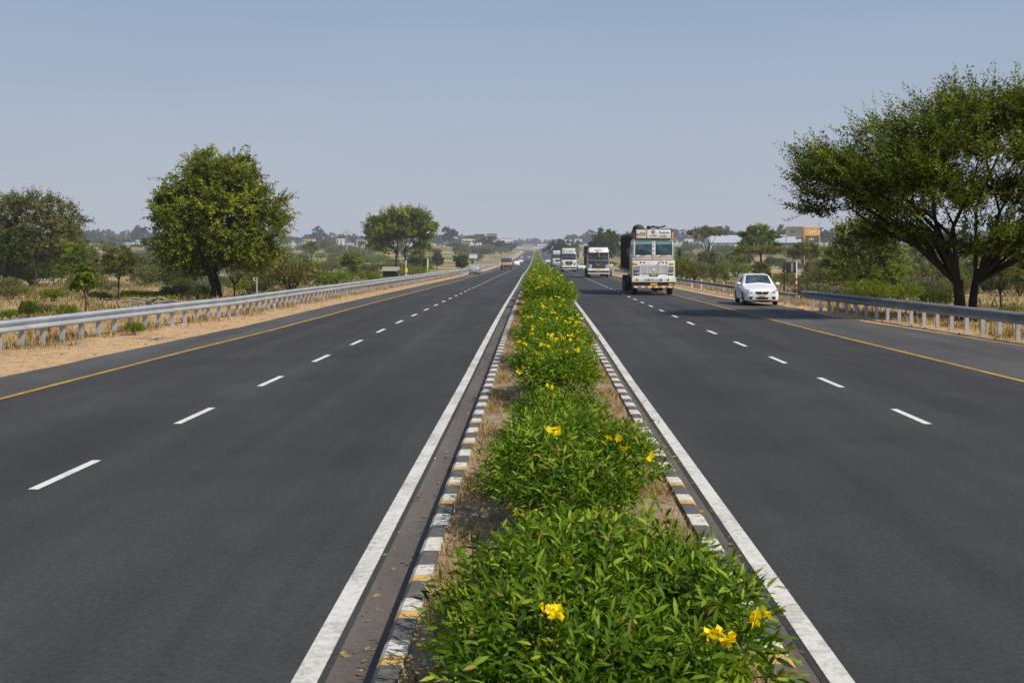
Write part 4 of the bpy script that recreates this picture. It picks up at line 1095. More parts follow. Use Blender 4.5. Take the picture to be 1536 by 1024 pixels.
        b = MB(); b.tube([(s * (hw - .02), .02, 2.75), (s * (hw + .25), -.12, 2.78)], .014, 5); b.tube([(s * (hw - .02), .02, 2.2), (s * (hw + .25), -.12, 2.2)], .014, 5); b.build('bracket', bk, mr)
    # cargo body
    cg = MB().box(-hw - .02, hw + .02, 1.9, L, 1.42, 3.62).build('cargo_body', M['tarp'], t, bevel=.08)
    for s in (-1, 1):
        b = MB()
        for k in range(int((L - 2) / .62)):
            y = 2.05 + k * .62
            b.box(*sorted((s * (hw + .021), s * (hw + .06))), y, y + .07, 1.50, 3.45)
        b.box(*sorted((s * (hw + .021), s * (hw + .055))), 2.0, L - .1, 1.455, 1.50)
        b.build('ribs', M['tarp'], cg)
    b = MB(); b.box(-hw - .05, hw + .05, 1.88, L + .02, 1.30, 1.44); b.build('side_rail', M['galv_dull'] if style == 'hero' else bk, t, bevel=.01)
    MB().box(-.45, .45, 1.6, L - .3, .85, 1.30).build('chassis', M['under'], t)
    MB().box(-hw + .1, -.5, 3.4, 4.6, .60, 1.15).build('fuel_tank', M['under'], t, bevel=.06)
    r_ = .51
    for s in (-1, 1):
        wheel(t, s * (hw - .20), .95, r_, .28)
        for yy in (L - 2.6, L - 1.35):
            wheel(t, s * (hw - .16), yy, r_, .27); wheel(t, s * (hw - .48), yy, r_, .27)
        MB().box(*sorted((s * (hw - .34), s * (hw - .02))), 1.62, 1.66, .35, 1.02).build('mud_flap', M['rubber'], t)
    for yy in (.95, L - 2.6, L - 1.35):
        b = MB(); b.tube([(-hw + .3, yy, r_), (hw - .3, yy, r_)], .09, 8); b.build('axle', M['under'], t)
    return t
truck('white-fronted goods truck painted with orange trim, nearest to the camera', 6.85, 62.5)
truck('second truck in the line, black grille under a white header board', 7.0, 121, style='black', L=8.8, W=2.45)
truck('third truck in the line, plain white cab with tall header board', 5.35, 176, style='white', L=8.6, W=2.45)
truck('fourth and farthest truck, half hidden behind the plain white cab', (836.5 - VX) * 262 / F, 262, style='white', L=8.6, W=2.45)

def car(label, X, Y, rz, paintm, group=None, name='car', hi=1.46, Lk=4.25, detail=True, cat='car', box=False):
    t = thing(name, label, cat, (X, Y, float(E(Y))), rz, group)
    # stations: y, half outline (x,z) bottom to top centre
    st = [
        (0.00, [(.40, .26), (.60, .30), (.63, .46), (.60, .58), (.46, .64), (0, .67)]),
        (0.05, [(.52, .21), (.72, .26), (.75, .46), (.71, .62), (.55, .70), (0, .73)]),
        (0.20, [(.60, .19), (.80, .24), (.83, .48), (.80, .68), (.62, .76), (0, .80)]),
        (0.60, [(.64, .19), (.84, .24), (.865, .50), (.83, .76), (.68, .84), (0, .89)]),
        (1.05, [(.64, .19), (.85, .24), (.87, .52), (.84, .86), (.72, .92), (0, .97)]),
        (1.25, [(.64, .19), (.85, .24), (.87, .52), (.84, .89), (.72, .97), (0, 1.04)]),
        (1.85, [(.64, .19), (.85, .24), (.87, .52), (.845, .93), (.60, hi - .08), (0, hi - .03)]),
        (2.50, [(.64, .19), (.85, .24), (.87, .52), (.845, .95), (.60, hi - .04), (0, hi)]),
        (3.10, [(.64, .19), (.85, .24), (.87, .52), (.84, .96), (.58, hi - .07), (0, hi - .03)]),
        (3.70, [(.64, .19), (.85, .24), (.86, .54), (.83, .98), (.62, 1.10 if not box else hi - .12), (0, 1.14 if not box else hi - .07)]),
        (4.05, [(.62, .21), (.82, .26), (.84, .54), (.80, .96), (.66, 1.01 if not box else 1.2), (0, 1.04 if not box else 1.25)]),
        (4.22, [(.52, .26), (.74, .30), (.76, .54), (.72, .88), (.60, .93), (0, .95)]),
    ]
    Y_ = np.array([s[0] for s in st]) * Lk / 4.22; Q = np.array([s[1] for s in st])
    def cat_(a, t_):
        n = len(a); i = int(min(max(math.floor(t_), 0), n - 2)); u = t_ - i
        p0, p1, p2, p3 = a[max(i - 1, 0)], a[i], a[i + 1], a[min(i + 2, n - 1)]
        ten = .35
        m1 = (p2 - p0) * ten; m2 = (p3 - p1) * ten
        return (2 * u ** 3 - 3 * u ** 2 + 1) * p1 + (u ** 3 - 2 * u ** 2 + u) * m1 + (-2 * u ** 3 + 3 * u ** 2) * p2 + (u ** 3 - u ** 2) * m2
    def surf(u, v, side=1, lift=0.0):
        sec = cat_(Q, u); y = float(cat_(Y_, u)); p = cat_(sec, v)
        x, z = float(p[0]), float(p[1])
        if lift:
            cy = y; cx = x; n = np.array([cx * .9 + .02, 0, (z - .6) * 1.2]); n /= np.linalg.norm(n) + 1e-9
            x += n[0] * lift; z += n[2] * lift
            if 4.6 < u < 6.4 and v > 3.6: y -= lift * .8
            if u > 8 and v > 3.6: y += lift * .8
        return (side * x, y, z)
    US = np.linspace(0, len(st) - 1, 56); VS = np.linspace(0, 5, 26)
    v = []; fc = []
    cols = [(vv, -1) for vv in VS] + [(vv, 1) for vv in VS[::-1][1:]]
    for u in US:
        for vv, s in cols: v.append(surf(u, vv, s))
    n = len(cols)
    for i in range(len(US) - 1):
        for k in range(n - 1): a = i * n + k; fc.append((a, a + 1, a + 1 + n, a + n))
    fc.append(tuple(range(n))); fc.append(tuple((len(US) - 1) * n + k for k in range(n)))
    body = MB().add(v, fc).build('body', paintm, t, smooth=True)
    def patch(name, u0, u1, v0, v1, sides, mat, lift=.006, nu=8, nv=6, parent=None):
        b = MB()
        for s in sides:
            vv = []; ff = []
            for i in range(nu + 1):
                for j in range(nv + 1):
                    vv.append(surf(u0 + (u1 - u0) * i / nu, v0(i / nu) + (v1(i / nu) - v0(i / nu)) * j / nv, s, lift))
            for i in range(nu):
                for j in range(nv): a = i * (nv + 1) + j; ff.append((a, a + 1, a + nv + 2, a + nv + 1))
            b.add(vv, ff)
        return b.build(name, mat, parent or t, smooth=True)
    k_ = lambda c: (lambda i: c)
    patch('windscreen', 5.08, 5.93, lambda i: 4.12 + .03 * i, k_(5.0), (-1, 1), M['glass'])
    patch('rear_window', 8.12, 8.95, k_(4.1), k_(5.0), (-1, 1), M['glass'])
    for s in (-1, 1):
        patch('side_window', 5.55, 8.55, k_(3.08), lambda i: 3.2 + .72 * min(1, i * 3.2, (1 - i) * 3.5), (s,), M['glass'], nu=16)
    # underbody, wheels
    MB().box(-.66, .66, .25, Lk - .25, .16, .30).build('underbody', M['under'], t)
    for s in (-1, 1):
        for yy in (.82, Lk - .85):
            wheel(t, s * .76, yy, .31, .20)
            ab = MB(); pts = [(s * .872, yy + .36 * math.cos(a), .31 + .36 * math.sin(a)) for a in np.linspace(-.25, math.pi + .25, 14)]
            vv = [(s * .868, yy, .31)] + pts
            ab.add(vv, [(0, i, i + 1) for i in range(1, len(pts))]); ab.build('wheel_arch', M['under'], t)
    # front
    fy = -.004
    g1 = MB(); g1.prism([(-.36, .665), (.36, .665), (.25, .545), (-.25, .545)], fy - .014, fy + .08); g1 = g1.build('grille', M['truck_black'], t, bevel=.01)
    b = MB()
    for q in (.575, .61): b.box(-.27, .27, fy - .022, fy - .0145, q, q + .012)
    b.build('grille_bars', M['under'], g1)
    MB().sphere((0, fy - .02, .61), (.04, .012, .035), 12, 6).build('badge', M['chrome'], g1)
    MB().prism([(-.33, .40), (.33, .40), (.27, .30), (-.27, .30)], fy - .01, fy + .08).build('lower_intake', M['truck_black'], t, bevel=.01)
    MB().box(-.15, .15, fy - .03, fy - .002, .435, .505).build('number_plate', M['truck_yellow'], t)
    for s in (-1, 1):
        b = MB(); b.add([(s * .40, .02, .63), (s * .60, .055, .72), (s * .78, .30, .77), (s * .79, .16, .68), (s * .66, .012, .60), (s * .48, -.012, .60)], [(0, 1, 2, 3, 4, 5)])
        b.add([(s * .40, .12, .60), (s * .60, .15, .69), (s * .74, .36, .70), (s * .74, .26, .62), (s * .62, .1, .56), (s * .48, .1, .56)], [(0, 1, 2, 3, 4, 5)])
        hl = MB(); top_ = b.v[0:6]; bot = b.v[6:12]
        hl.add([(p[0] + s * .01, p[1] - .012, p[2] + .006) for p in top_] + list(bot), [(0, 1, 2, 3, 4, 5)] + [(i, (i + 1) % 6, 6 + (i + 1) % 6, 6 + i) for i in range(6)])
        hh = hl.build('headlight', M['lamp'], t)
        MB().sphere((s * .62, .02, .655), (.05, .02, .038), 10, 6).build('lamp', M['chrome'], hh)
        MB().prism([(s * .46, .42), (s * .64, .44), (s * .66, .32), (s * .50, .30)], fy - .003, fy + .08).build('fog_lamp', M['truck_black'], t, bevel=.01)
        mr = MB().sphere((s * .98, 1.36, 1.0), (.11, .06, .075), 12, 8).build('mirror', paintm, t, smooth=True)
        MB().box(*sorted((s * .80, s * .95)), 1.36, 1.40, .95, .98).build('bracket', M['truck_black'], mr)
        MB().box(*sorted((s * .56, s * .76)), Lk - .03, Lk + .01, .66, .84).build('tail_light', M['red'], t, bevel=.01)
    MB().box(-.18, .18, Lk - .01, Lk + .012, .55, .66).build('number_plate', M['truck_yellow'], t)
    return t
car('white saloon car with yellow number plate driving on the right-hand shoulder', 10.22, 48.3, R(-3), M['car_white']).scale = (.91, .92, .96)
PI = math.pi
def fc(px, y): return (px - VX) * y / F
_car = car
def car(*a, **k):
    o = _car(*a, **k); o.scale = (.86, .86, .86); return o
GL = 'cars far down the left carriageway'
car('silver-white car on the left shoulder beside the pale blue billboard', fc(711, 148), 152, PI, M['car_silver'], GL, hi=1.6, box=True)
car('white car just ahead of the far blue-fronted lorry', fc(775, 262), 266, PI, M['car_white'], GL, hi=1.6, box=True)
car('small white car ahead of two others entering the bend, left lane', fc(781, 330), 330, PI, M['car_white'], GL)
car('silver car farthest into the bend in the outer lane', fc(782.5, 430), 430, PI, M['car_silver'], GL)
car('dark car in the inner lane of the bend', fc(792, 345), 345, PI, M['car_dark'], GL)
car('silver car ahead of the dark one in the inner lane of the bend', fc(793.5, 440), 440, PI, M['car_silver'], GL)
car('white car alone in the far right carriageway beside the median', fc(821.5, 330), 330, 0, M['car_white'], 'cars far down the right carriageway')
car('dark car overtaking in front of the far white truck', fc(829.5, 268), 264, 0, M['car_dark'], 'cars far down the right carriageway')
car('pale car just right of the plain white truck', fc(872.5, 205), 205, 0, M['car_white'], 'cars far down the right carriageway')
# small open lorry on the left carriageway, seen from behind
Yt = 205; t = thing('truck', 'small blue-cabbed open lorry seen from behind in the left carriageway', 'truck', (fc(759, Yt), Yt, float(E(Yt))), 0)
MB().box(-1.05, 1.05, 3.6, 5.2, .7, 2.3).build('cab', M['blue'], t, bevel=.08)
MB().box(-1.1, 1.1, 0, 3.5, .9, 1.5).build('load_bed', M['wall_pink'], t, bevel=.02)
MB().box(-1.0, 1.0, .1, 3.4, 1.5, 2.0).build('tarpaulin', M['tarp'], t, bevel=.15)
MB().box(-.8, .8, 3.58, 3.6, 1.6, 2.15).build('rear_window', M['glass'], t)
MB().box(-.4, .4, .1, 5.0, .5, .9).build('chassis', M['under'], t)
for s in (-1, 1):
    for yy in (.9, 4.4): wheel(t, s * .92, yy, .42, .24)
    MB().box(*sorted((s * .8, s * 1.0)), -.02, 0, .95, 1.1).build('tail_light', M['red'], t)

# motorcycle and rider
Ym = 128; xm = fc(917, Ym)
t = thing('motorcycle', 'dark motorcycle on the right shoulder beside the black-fronted truck', 'motorcycle', (xm, Ym, float(E(Ym))))
for yy in (0, 1.28):
    b = MB(); pts = [(0, yy + .27 * math.cos(a), .30 + .27 * math.sin(a)) for a in np.linspace(0, 2 * PI, 17)]; b.tube(pts, .045, 6); b.build('wheel', M['rubber'], t)
b = MB(); b.tube([(0, 0, .3), (0, .28, .92)], .03, 6); b.tube([(0, .28, .75), (0, .7, .45), (0, 1.28, .3)], .04, 6); b.tube([(0, .28, .78), (0, 1.2, .72)], .04, 6); b.build('frame', M['chrome'], t)
MB().sphere((0, .5, .82), (.14, .26, .13), 10, 6).build('fuel_tank', M['red'], t, smooth=True)
MB().box(-.12, .12, .7, 1.35, .74, .82).build('seat', M['rubber'], t, bevel=.03)
MB().box(-.13, .13, .45, .85, .32, .60).build('engine', M['galv_dull'], t, bevel=.03)
b = MB(); b.tube([(-.36, .38, 1.02), (-.1, .27, 1.0), (.1, .27, 1.0), (.36, .38, 1.02)], .018, 6); b.build('handlebar', M['truck_black'], t)
MB().sphere((0, .14, .88), (.09, .07, .09), 10, 6).build('headlight', M['lamp'], t)
def figure(label, verts, edges, radii, loc, mat_body, root=0):
    me = bpy.data.meshes.new('person'); me.from_pydata(verts, edges, [])
    o = bpy.data.objects.new('person', me); COL.objects.link(o)
    md = o.modifiers.new('skin', 'SKIN'); sd = o.modifiers.new('sub', 'SUBSURF'); sd.levels = 2; sd.render_levels = 2
    for i, r_ in enumerate(radii): me.skin_vertices[0].data[i].radius = (r_, r_)
    me.skin_vertices[0].data[root].use_root = True
    dg = bpy.context.evaluated_depsgraph_get(); me2 = bpy.data.meshes.new_from_object(o.evaluated_get(dg))
    bpy.data.objects.remove(o); me2.materials.clear(); me2.materials.append(mat_body); me2.shade_smooth()
    o = bpy.data.objects.new('person', me2); COL.objects.link(o); o.location = loc
    return tag(o, label, 'person')
V = [(0, .95, .90), (0, .92, 1.15), (0, .86, 1.38), (0, .84, 1.50), (0, .83, 1.60), (0, .82, 1.70),
     (.20, .86, 1.40), (.30, .66, 1.15), (.34, .42, 1.04), (-.20, .86, 1.40), (-.30, .66, 1.15), (-.34, .42, 1.04),
     (.14, .92, .88), (.24, .52, .78), (.22, .62, .36), (.22, .50, .30), (-.14, .92, .88), (-.24, .52, .78), (-.22, .62, .36), (-.22, .50, .30)]
Eg = [(0, 1), (1, 2), (2, 3), (3, 4), (4, 5), (2, 6), (6, 7), (7, 8), (2, 9), (9, 10), (10, 11), (0, 12), (12, 13), (13, 14), (14, 15), (0, 16), (16, 17), (17, 18), (18, 19)]
Rr = [.15, .15, .16, .065, .10, .09, .075, .05, .035, .075, .05, .035, .09, .07, .05, .04, .09, .07, .05, .04]
p_ = figure('person in light shirt riding the motorcycle beside the black-fronted truck', V, Eg, Rr, (xm, Ym, float(E(Ym))), M['wall_white'])
h_ = MB().sphere((0, .82, 1.70), (.125, .14, .13), 12, 8).build('helmet', M['truck_black'], p_, smooth=True)

# ------------------------------------------------------------------ signs, posts and poles
def post(name, label, cat, px, pyb, pyt, r_, mat, y=None, group=None):
    if y is None: x, y, z = ground_at(px, pyb)
    else: x = fc(px, y); z = float(gz(x, y))
    t = thing(name, label, cat, (x, y, z), 0, group); H = (pyb - pyt) * y / F
    return t, H, y
# orange and grey billboards on steel posts
y = 210.0
x0, x1 = fc(1206, y), fc(1230, y); zb = float(gz(x0, y)); S = y / F
def zz(py): return CAMH - (py - VY) * S
t = thing('billboard', 'orange billboard with white and yellow lettering above the right-hand trees', 'billboard', (x0, y, zb))
ox, oz = x0, zb
fr = rframe(0, x1 - x0, zz(372) - oz, zz(341) - oz, .18, -.05, .1).build('frame', M['sign_orange'], t)
pn = MB().box(.2, x1 - x0 - .2, -.02, .06, zz(353.2) - oz, zz(342) - oz).build('panel', M['sign_orange'], t)
b = MB(); wS = x1 - x0
gl = random.Random(3)
xx = .35; zl = zz(348) - oz
for k in range(7):   # a line of script hanging from a head bar
    w_ = .26 + gl.random() * .06; h_ = .34
    b.box(xx, xx + .07, -.07, -.0205, zl - h_, zl + h_); b.box(xx + .07, xx + w_, -.07, -.0205, zl - .05 + gl.choice((-.15, .0, .2)), zl + .06 + gl.choice((0, .1)))
    if k % 2: b.tube([(xx + .1, -.05, zl - h_ * .3), (xx + w_ * .9, -.05, zl - h_ * .75), (xx + .05, -.05, zl - h_)], .05, 5)
    else: b.tube([(xx + .08, -.05, zl + h_ * .8), (xx + w_ * .9, -.05, zl + h_ * .4), (xx + .08, -.05, zl + .05)], .05, 5)
    if k in (1, 4): b.tube([(xx, -.05, zl + h_), (xx + .12, -.05, zl + h_ * 1.6), (xx + .3, -.05, zl + h_)], .05, 5)
    xx += w_ + .11
b.build('lettering', M['letter_white'], t)
MB().box(.3, wS - .3, -.06, -.0205, zz(353) - oz, zz(351.4) - oz).build('lettering', M['sign_yellow'], t)
lw = MB().box(.2, wS - .2, -.0, .06, zz(360) - oz, zz(354.5) - oz).build('lower_panel', M['roof_dark'], t)
b = MB(); b.box(.9, 1.9, -.05, -.002, zz(360) - oz, zz(357.5) - oz); b.box(1.3, 1.5, -.05, -.002, zz(357.5) - oz, zz(356) - oz); b.build('painted_shape', M['sign_orange'], lw)
for xq in (.09, wS - .09):
    b = MB(); b.tube([(xq, .15, -.2), (xq, .15, zz(372) - oz + .1)], .09, 8); b.build('post', M['sign_orange'], t)
b = MB(); b.tube([(wS - .05, .15, zz(341) - oz), (wS - .05, .15, zz(333) - oz)], .07, 6); b.build('mast', M['truck_orange'], t)
y = 212.0; S = y / F; x0, x1 = fc(1179.5, y), fc(1205, y); oz = float(gz(x0, y))
t = thing('billboard', 'blank grey billboard joined to the left of the orange one', 'billboard', (x0, y, oz))
MB().box(0, x1 - x0, -.02, .08, zz(354.5) - oz, zz(340.5) - oz).build('panel', M['sign_grey'], t)
rframe(-.08, x1 - x0 + .08, zz(355.5) - oz, zz(339.8) - oz, .10, -.06, .1).build('frame', M['truck_orange'], t)
MB().box(.9, 1.15, -.03, -.0205, zz(349) - oz, zz(346) - oz).box(1.35, 1.6, -.03, -.0205, zz(349.5) - oz, zz(346) - oz).build('faded_lettering', M['letter_dark'], t)
for xq in (.0, x1 - x0 - .3):
    b = MB(); b.tube([(xq, .2, -.2), (xq, .2, zz(355) - oz)], .09, 8); b.build('post', M['galv_dull'], t)
# small black board between a dark post and a red and white striped one
x, y, z = ground_at(1186, 449); S = y / F
t = thing('road_sign', 'small dark board on two posts, one striped red and white, behind the white car', 'road sign', (x, y, z))
oz = z; xl, xr = -9.5 * S, 8.5 * S
bd = MB().box(xl + .08, xr - .02, -.03, .03, zz(409.5) - oz, zz(393) - oz).build('board', M['truck_black'], t, bevel=.02)
MB().box(xl + .35, xr - .18, -.04, -.0305, zz(408) - oz, zz(394.5) - oz).build('faded_panel', M['galv_dull'], bd)
b = MB(); b.tube([(xl, .02, -.1), (xl, .02, zz(392) - oz)], .045, 8); b.tube([(xl - .08, -.0, zz(408) - oz), (xl + .02, 0, zz(402) - oz)], .07, 6); b.build('post', M['truck_black'], t)
pw = MB(); pw.tube([(xr, .02, -.1), (xr, .02, zz(392) - oz)], .045, 8); pw = pw.build('striped_post', M['letter_white'], t)
b = MB()
for q in (417, 426, 435): b.tube([(xr, .02, zz(q + 4) - oz), (xr, .02, zz(q) - oz)], .049, 8)
b.build('red_bands', M['red'], pw)
# pale blue billboard on a pole
x, y, z = ground_at(708.5, 402); S = y / F; oz = z
t = thing('billboard', 'small pale blue board on a single dark pole beside the left carriageway', 'billboard', (x, y, z))
MB().box(-5 * S, 7.5 * S, -.04, .04, zz(388) - oz, zz(381) - oz).build('board', M['sign_blue'], t, bevel=.02)
MB().box(-4 * S, 6 * S, -.05, -.0405, zz(386) - oz, zz(384) - oz).build('lettering', M['letter_white'], t)
b = MB(); b.tube([(0, .06, -.1), (0, .06, zz(387) - oz)], .08, 8); b.build('pole', M['bark_dark'], t)
# yellow road sign
x, y, z = ground_at(609, 417); S = y / F; oz = z
t = thing('road_sign', 'small yellow sign on a white post in front of the twin acacia', 'road sign', (x, y, z))
MB().box(-1.6 * S, 2.8 * S, -.02, .02, zz(408) - oz, zz(403) - oz).build('board', M['sign_yellow'], t)
b = MB(); b.tube([(0, .04, -.1), (0, .04, zz(390) - oz)], .05, 6); b.build('post', M['letter_white'], t)
# white marker with a yellow foot
x, y, z = ground_at(641.5, 410); S = y / F; oz = z
t = thing('marker_post', 'white marker post with ochre base right of the v-shaped tree', 'marker post', (x, y, z))
b = MB(); b.tube([(0, 0, -.1), (0, 0, zz(388) - oz)], [.12, .09], 8); b.build('post', M['letter_white'], t)
MB().prism([(-1.5 * S, 0), (1.8 * S, 0), (.8 * S, zz(400) - oz), (-1 * S, zz(400) - oz)], -.2, -.14).build('foot', M['truck_yellow'], t)
# metal marker near the big tree
x, y, z = ground_at(385, 447); S = y / F; oz = z
t = thing('metal_post', 'short pale metal post with a bracket arm behind the left guardrail', 'post', (x, y, z))
b = MB(); b.box(-.02, .05, -.02, .02, -.1, zz(416) - oz); b.build('upright', M['galv'], t)
b = MB(); b.box(-6 * S, -.02, -.02, .02, zz(417.2) - oz, zz(416) - oz); b.tube([(-5.5 * S, 0, zz(417) - oz), (-3 * S, 0, zz(421) - oz), (-.02, 0, zz(422) - oz)], .015, 5); b.build('bracket', M['galv'], t)
# thin posts: each one its own thing
for k, (px, pyb, pyt, lb) in enumerate([(194, 463, 447, 'leftmost short wooden fence stake behind left guardrail'), (215, 461, 446, 'middle short wooden fence stake, beside the pile of dead branches'), (237, 459, 448, 'rightmost short wooden fence stake behind left guardrail')]):
    x, y, z = ground_at(px, pyb + 4); H = (pyb + 4 - pyt) * y / F
    b = MB(); b.tube([(0, 0, -.1), (.02, 0, H * .5), (0, 0, H)], [.05, .045, .04], 6); b.box(-.1, .12, -.03, .03, H - .12, H - .06)
    tag(b.build('fence_stake', M['bark_pale'], None), lb, 'stake').location = (x, y, z)
x, y, z = ground_at(232, 462)
b = MB(); gq = random.Random(8)
for k in range(16):
    a = gq.uniform(-.5, .5); L_ = gq.uniform(.8, 2.2); cx_ = gq.uniform(-1, 1); zc_ = gq.uniform(.06, .5)
    b.tube([(cx_ - L_ / 2 * math.cos(a), gq.uniform(-.4, .4), zc_), (cx_, 0, zc_ + gq.uniform(-.04, .08)), (cx_ + L_ / 2 * math.cos(a), gq.uniform(-.4, .4), zc_ + gq.uniform(-.15, .15))], [.04, .05, .02], 5)
tag(b.build('branch_pile', M['bark_pale'], None), 'pile of pale dead branches behind the left guardrail', 'branches').location = (x, y, z)
for k, (px, py, lb) in enumerate([(104, 519, 'pale dead branch lying on the sand under the left guardrail'), (232, 510, 'thin dead stick on the left verge beyond the pale dead branch')]):
    x, y, z = ground_at(px, py); b = MB()
    for q in range(5):
        a = q * 1.3; b.tube([(0, 0, .03), (.25 * math.cos(a), .12 * math.sin(a), .07), (.5 * math.cos(a + .2) * (1.5 if k else 1), .3 * math.sin(a), .03)], [.022, .016, .006], 5)
    tag(b.build('dead_branch', M['bark_pale'], None), lb, 'branch').location = (x, y, z)
# green weed growing through the rail
x, y, z = ground_at(202, 503); o = copy_tree(BP['green']); o.location = (x, y, z); o.scale = (.22, .22, .42); o['label'] = 'small green weed growing through the left guardrail'
if 'group' in o: del o['group']
# utility poles
for k, (px, pyb, pyt, y, lb) in enumerate([(520, 378, 344, 330, 'tall grey power pole with crossarms in the left field'), (189, 364, 343, 620, 'distant power pylon above the houses at left'), (601, 372, 352, 640, 'slim pole behind the twin acacia'),
        (788, 371, 362, 900, 'slim pole at the vanishing bend'), (1155, 366, 352, 420, 'slim pole in front of the right-hand warehouse')]):
    x = fc(px, y); z = float(gz(x, y)); H = CAMH - (pyt - VY) * y / F - z; t = thing('utility_pole', lb, 'utility pole', (x, y, z))
    b = MB(); b.tube([(0, 0, -.2), (0, 0, H)], [.22, .14], 8); b.build('pole', M['concrete'], t)
    for q in (.95, .88): MB().box(-1.1, 1.1, -.06, .06, H * q, H * q + .14).build('crossarm', M['concrete'], t)
g3 = random.Random(11)
for k, (px, pyb, pyt) in enumerate([(743, 398, 375), (749, 394, 372), (738, 396, 380), (746, 402, 384), (730, 400, 392), (752, 392, 376), (735, 395, 383)]):
    x, y, z = ground_at(px, pyb); H = (pyb - pyt) * y / F; b = MB(); b.tube([(0, 0, -.1), (g3.uniform(-.3, .3), 0, H * .6), (g3.uniform(-.6, .6), 0, H)], [.14, .09, .04], 6)
    b.tube([(0, 0, H * .45), (g3.uniform(-1.2, 1.2), 0, H * .8)], [.07, .03], 5)
    b.build('trunk', M['bark_pale'], thing('bare_tree', 'bare pale tree trunk on the bank inside the left bend', 'tree', (x, y, z), 0, 'bare trunks inside the left bend'))
for k in range(8):
    px = 1018 + k * 21; y = 86 - k * 4.6; x = float(railR(y)) + .35; z = float(gz(x, y))
    b = MB(); b.tube([(0, 0, -.1), (0, 0, .70), (0, 0, .74)], [.035, .032, .018], 6)
    tag(b.build('stone_post', M['letter_white'], None), 'short whitewashed post behind the far right guardrail', 'post', 'short white posts on the right verge').location = (x, y, z)

# ------------------------------------------------------------------ buildings
def house(label, px0, px1, py0, py1, y, wall='wall_white', roof='roof_dark', nwin=3, depth=9, flat=True, name='house', doors=1, storeys=1):
    x0, x1 = fc(px0, y), fc(px1, y); xc = (x0 + x1) / 2; z = float(gz(xc, y)); S = y / F
    zt_ = CAMH - (py0 - VY) * S - z; w = (x1 - x0) / 2
    t = thing(name, label, 'building', (xc, y, z))
    MB().box(-w, w, 0, depth, -.5, zt_).build('wall', M[wall], t)
    if flat: rf = MB().box(-w - .25, w + .25, -.3, depth + .3, zt_, zt_ + .35).build('roof', M[roof], t)
    else: rf = MB().prismx([(-.5, zt_), (depth + .5, zt_), (depth / 2, zt_ + depth * .22)], -w - .4, w + .4).build('roof', M[roof], t)
    for s_ in range(storeys):
        h0 = zt_ * (s_ + .4) / storeys; h1 = zt_ * (s_ + .75) / storeys
        for k in range(nwin):
            cx_ = -w + 2 * w * (k + .5) / nwin; ww = min(.7, w / nwin * .5)
            if doors and s_ == 0 and k == nwin // 2:
                MB().box(cx_ - ww * .8, cx_ + ww * .8, -.04, .02, 0, zt_ / storeys * .7).build('door', M['roof_dark'], t); continue
            wn = MB().box(cx_ - ww, cx_ + ww, -.03, .02, h0, h1).build('window', M['window'], t)
            rframe(cx_ - ww - .1, cx_ + ww + .1, h0 - .1, h1 + .1, .1, -.06, .0).build('frame', M[wall], wn)
    return t
house('white house with pink neighbour, leftmost in the far left village', 204, 213, 359.5, 366, 660, nwin=2)
house('long low white house in the far left village', 214, 228, 360.5, 366, 650, nwin=4)
house('sand-pink house beside the white ones in the far left village', 230, 238, 357, 366, 640, 'wall_pink', nwin=2)
house('white flat-roofed house touching the big round tree crown', 240, 258, 358.5, 366, 630, nwin=4)
house('pink-walled house highest in the village right of the big round tree', 454, 469, 358, 365, 650, 'wall_pink', nwin=3)
house('small cream hut below the pink-walled house', 449, 457, 362, 368, 560, 'wall_pink', nwin=2)
house('small white house under the domed skyline tree group', 504, 514, 356, 362, 760, nwin=2)
house('long white shed left of the twin acacia', 535, 557, 360, 366, 620, roof='roof_pale', nwin=4)
house('low white farmhouse behind the twin acacia', 612, 640, 363.5, 369, 600, nwin=5)
house('sand-coloured hut right of the twin acacia', 655, 665, 365, 370, 520, 'wall_pink', nwin=2)
house('cream house with three openings right of the sand-coloured hut', 670, 682, 364.5, 370, 510, 'wall_pink', nwin=3)
house('long white factory wing left of the grey block', 693, 712, 357.5, 364, 640, nwin=4)
house('small pink building under the long white factory wing', 694, 705, 362.5, 368, 560, 'wall_pink', nwin=3)
house('tall grey factory block on the skyline', 712, 726, 352, 366, 620, 'wall_grey', nwin=4, storeys=3, doors=0, name='factory')
house('white annex between grey block and dark-roofed hall', 725.5, 733, 356.5, 362, 700, nwin=2)
house('dark-roofed hall on the skyline left of the vanishing road', 730, 744, 354.5, 362, 730, 'wall_grey', flat=False, nwin=3, name='factory')
house('small orange building right of the dark-roofed hall', 738, 746, 357, 362, 690, 'wall_pink', nwin=2)
house('low white house under the grey factory block', 711, 721, 363.5, 369, 520, nwin=3)
house('white row of sheds nearest the left bend', 752, 769, 357.5, 362, 820, roof='roof_pale', nwin=5)
house('cream roadside row where the left carriageway bends', 783, 802, 366, 370, 1150, 'wall_pink', nwin=6)
house('white villa on the rise right of the far trucks', 851, 858, 359, 364, 640, nwin=2)
house('long white house on the rise right of the white villa', 862, 873, 358, 364, 650, nwin=3)
house('small pink hut on the rise above the third truck', 850, 856, 363, 368, 540, 'wall_pink', nwin=1)
house('pink roadside house above the black-fronted truck', 869, 877, 365, 372, 470, 'wall_pink', nwin=2)
house('white hut at the left end of the right-hand warehouse', 1028, 1040, 357, 364, 520, nwin=2)
wv = house('long pale-roofed warehouse behind the right-hand acacias', 1066, 1140, 364, 374, 430, 'wall_white', 'roof_pale', nwin=10, flat=False, depth=14, name='warehouse')
house('pale solar-roofed shed below the grey billboard', 1165, 1203, 364, 374, 400, 'wall_grey', 'roof_pale', nwin=5, flat=False, depth=14, name='warehouse')
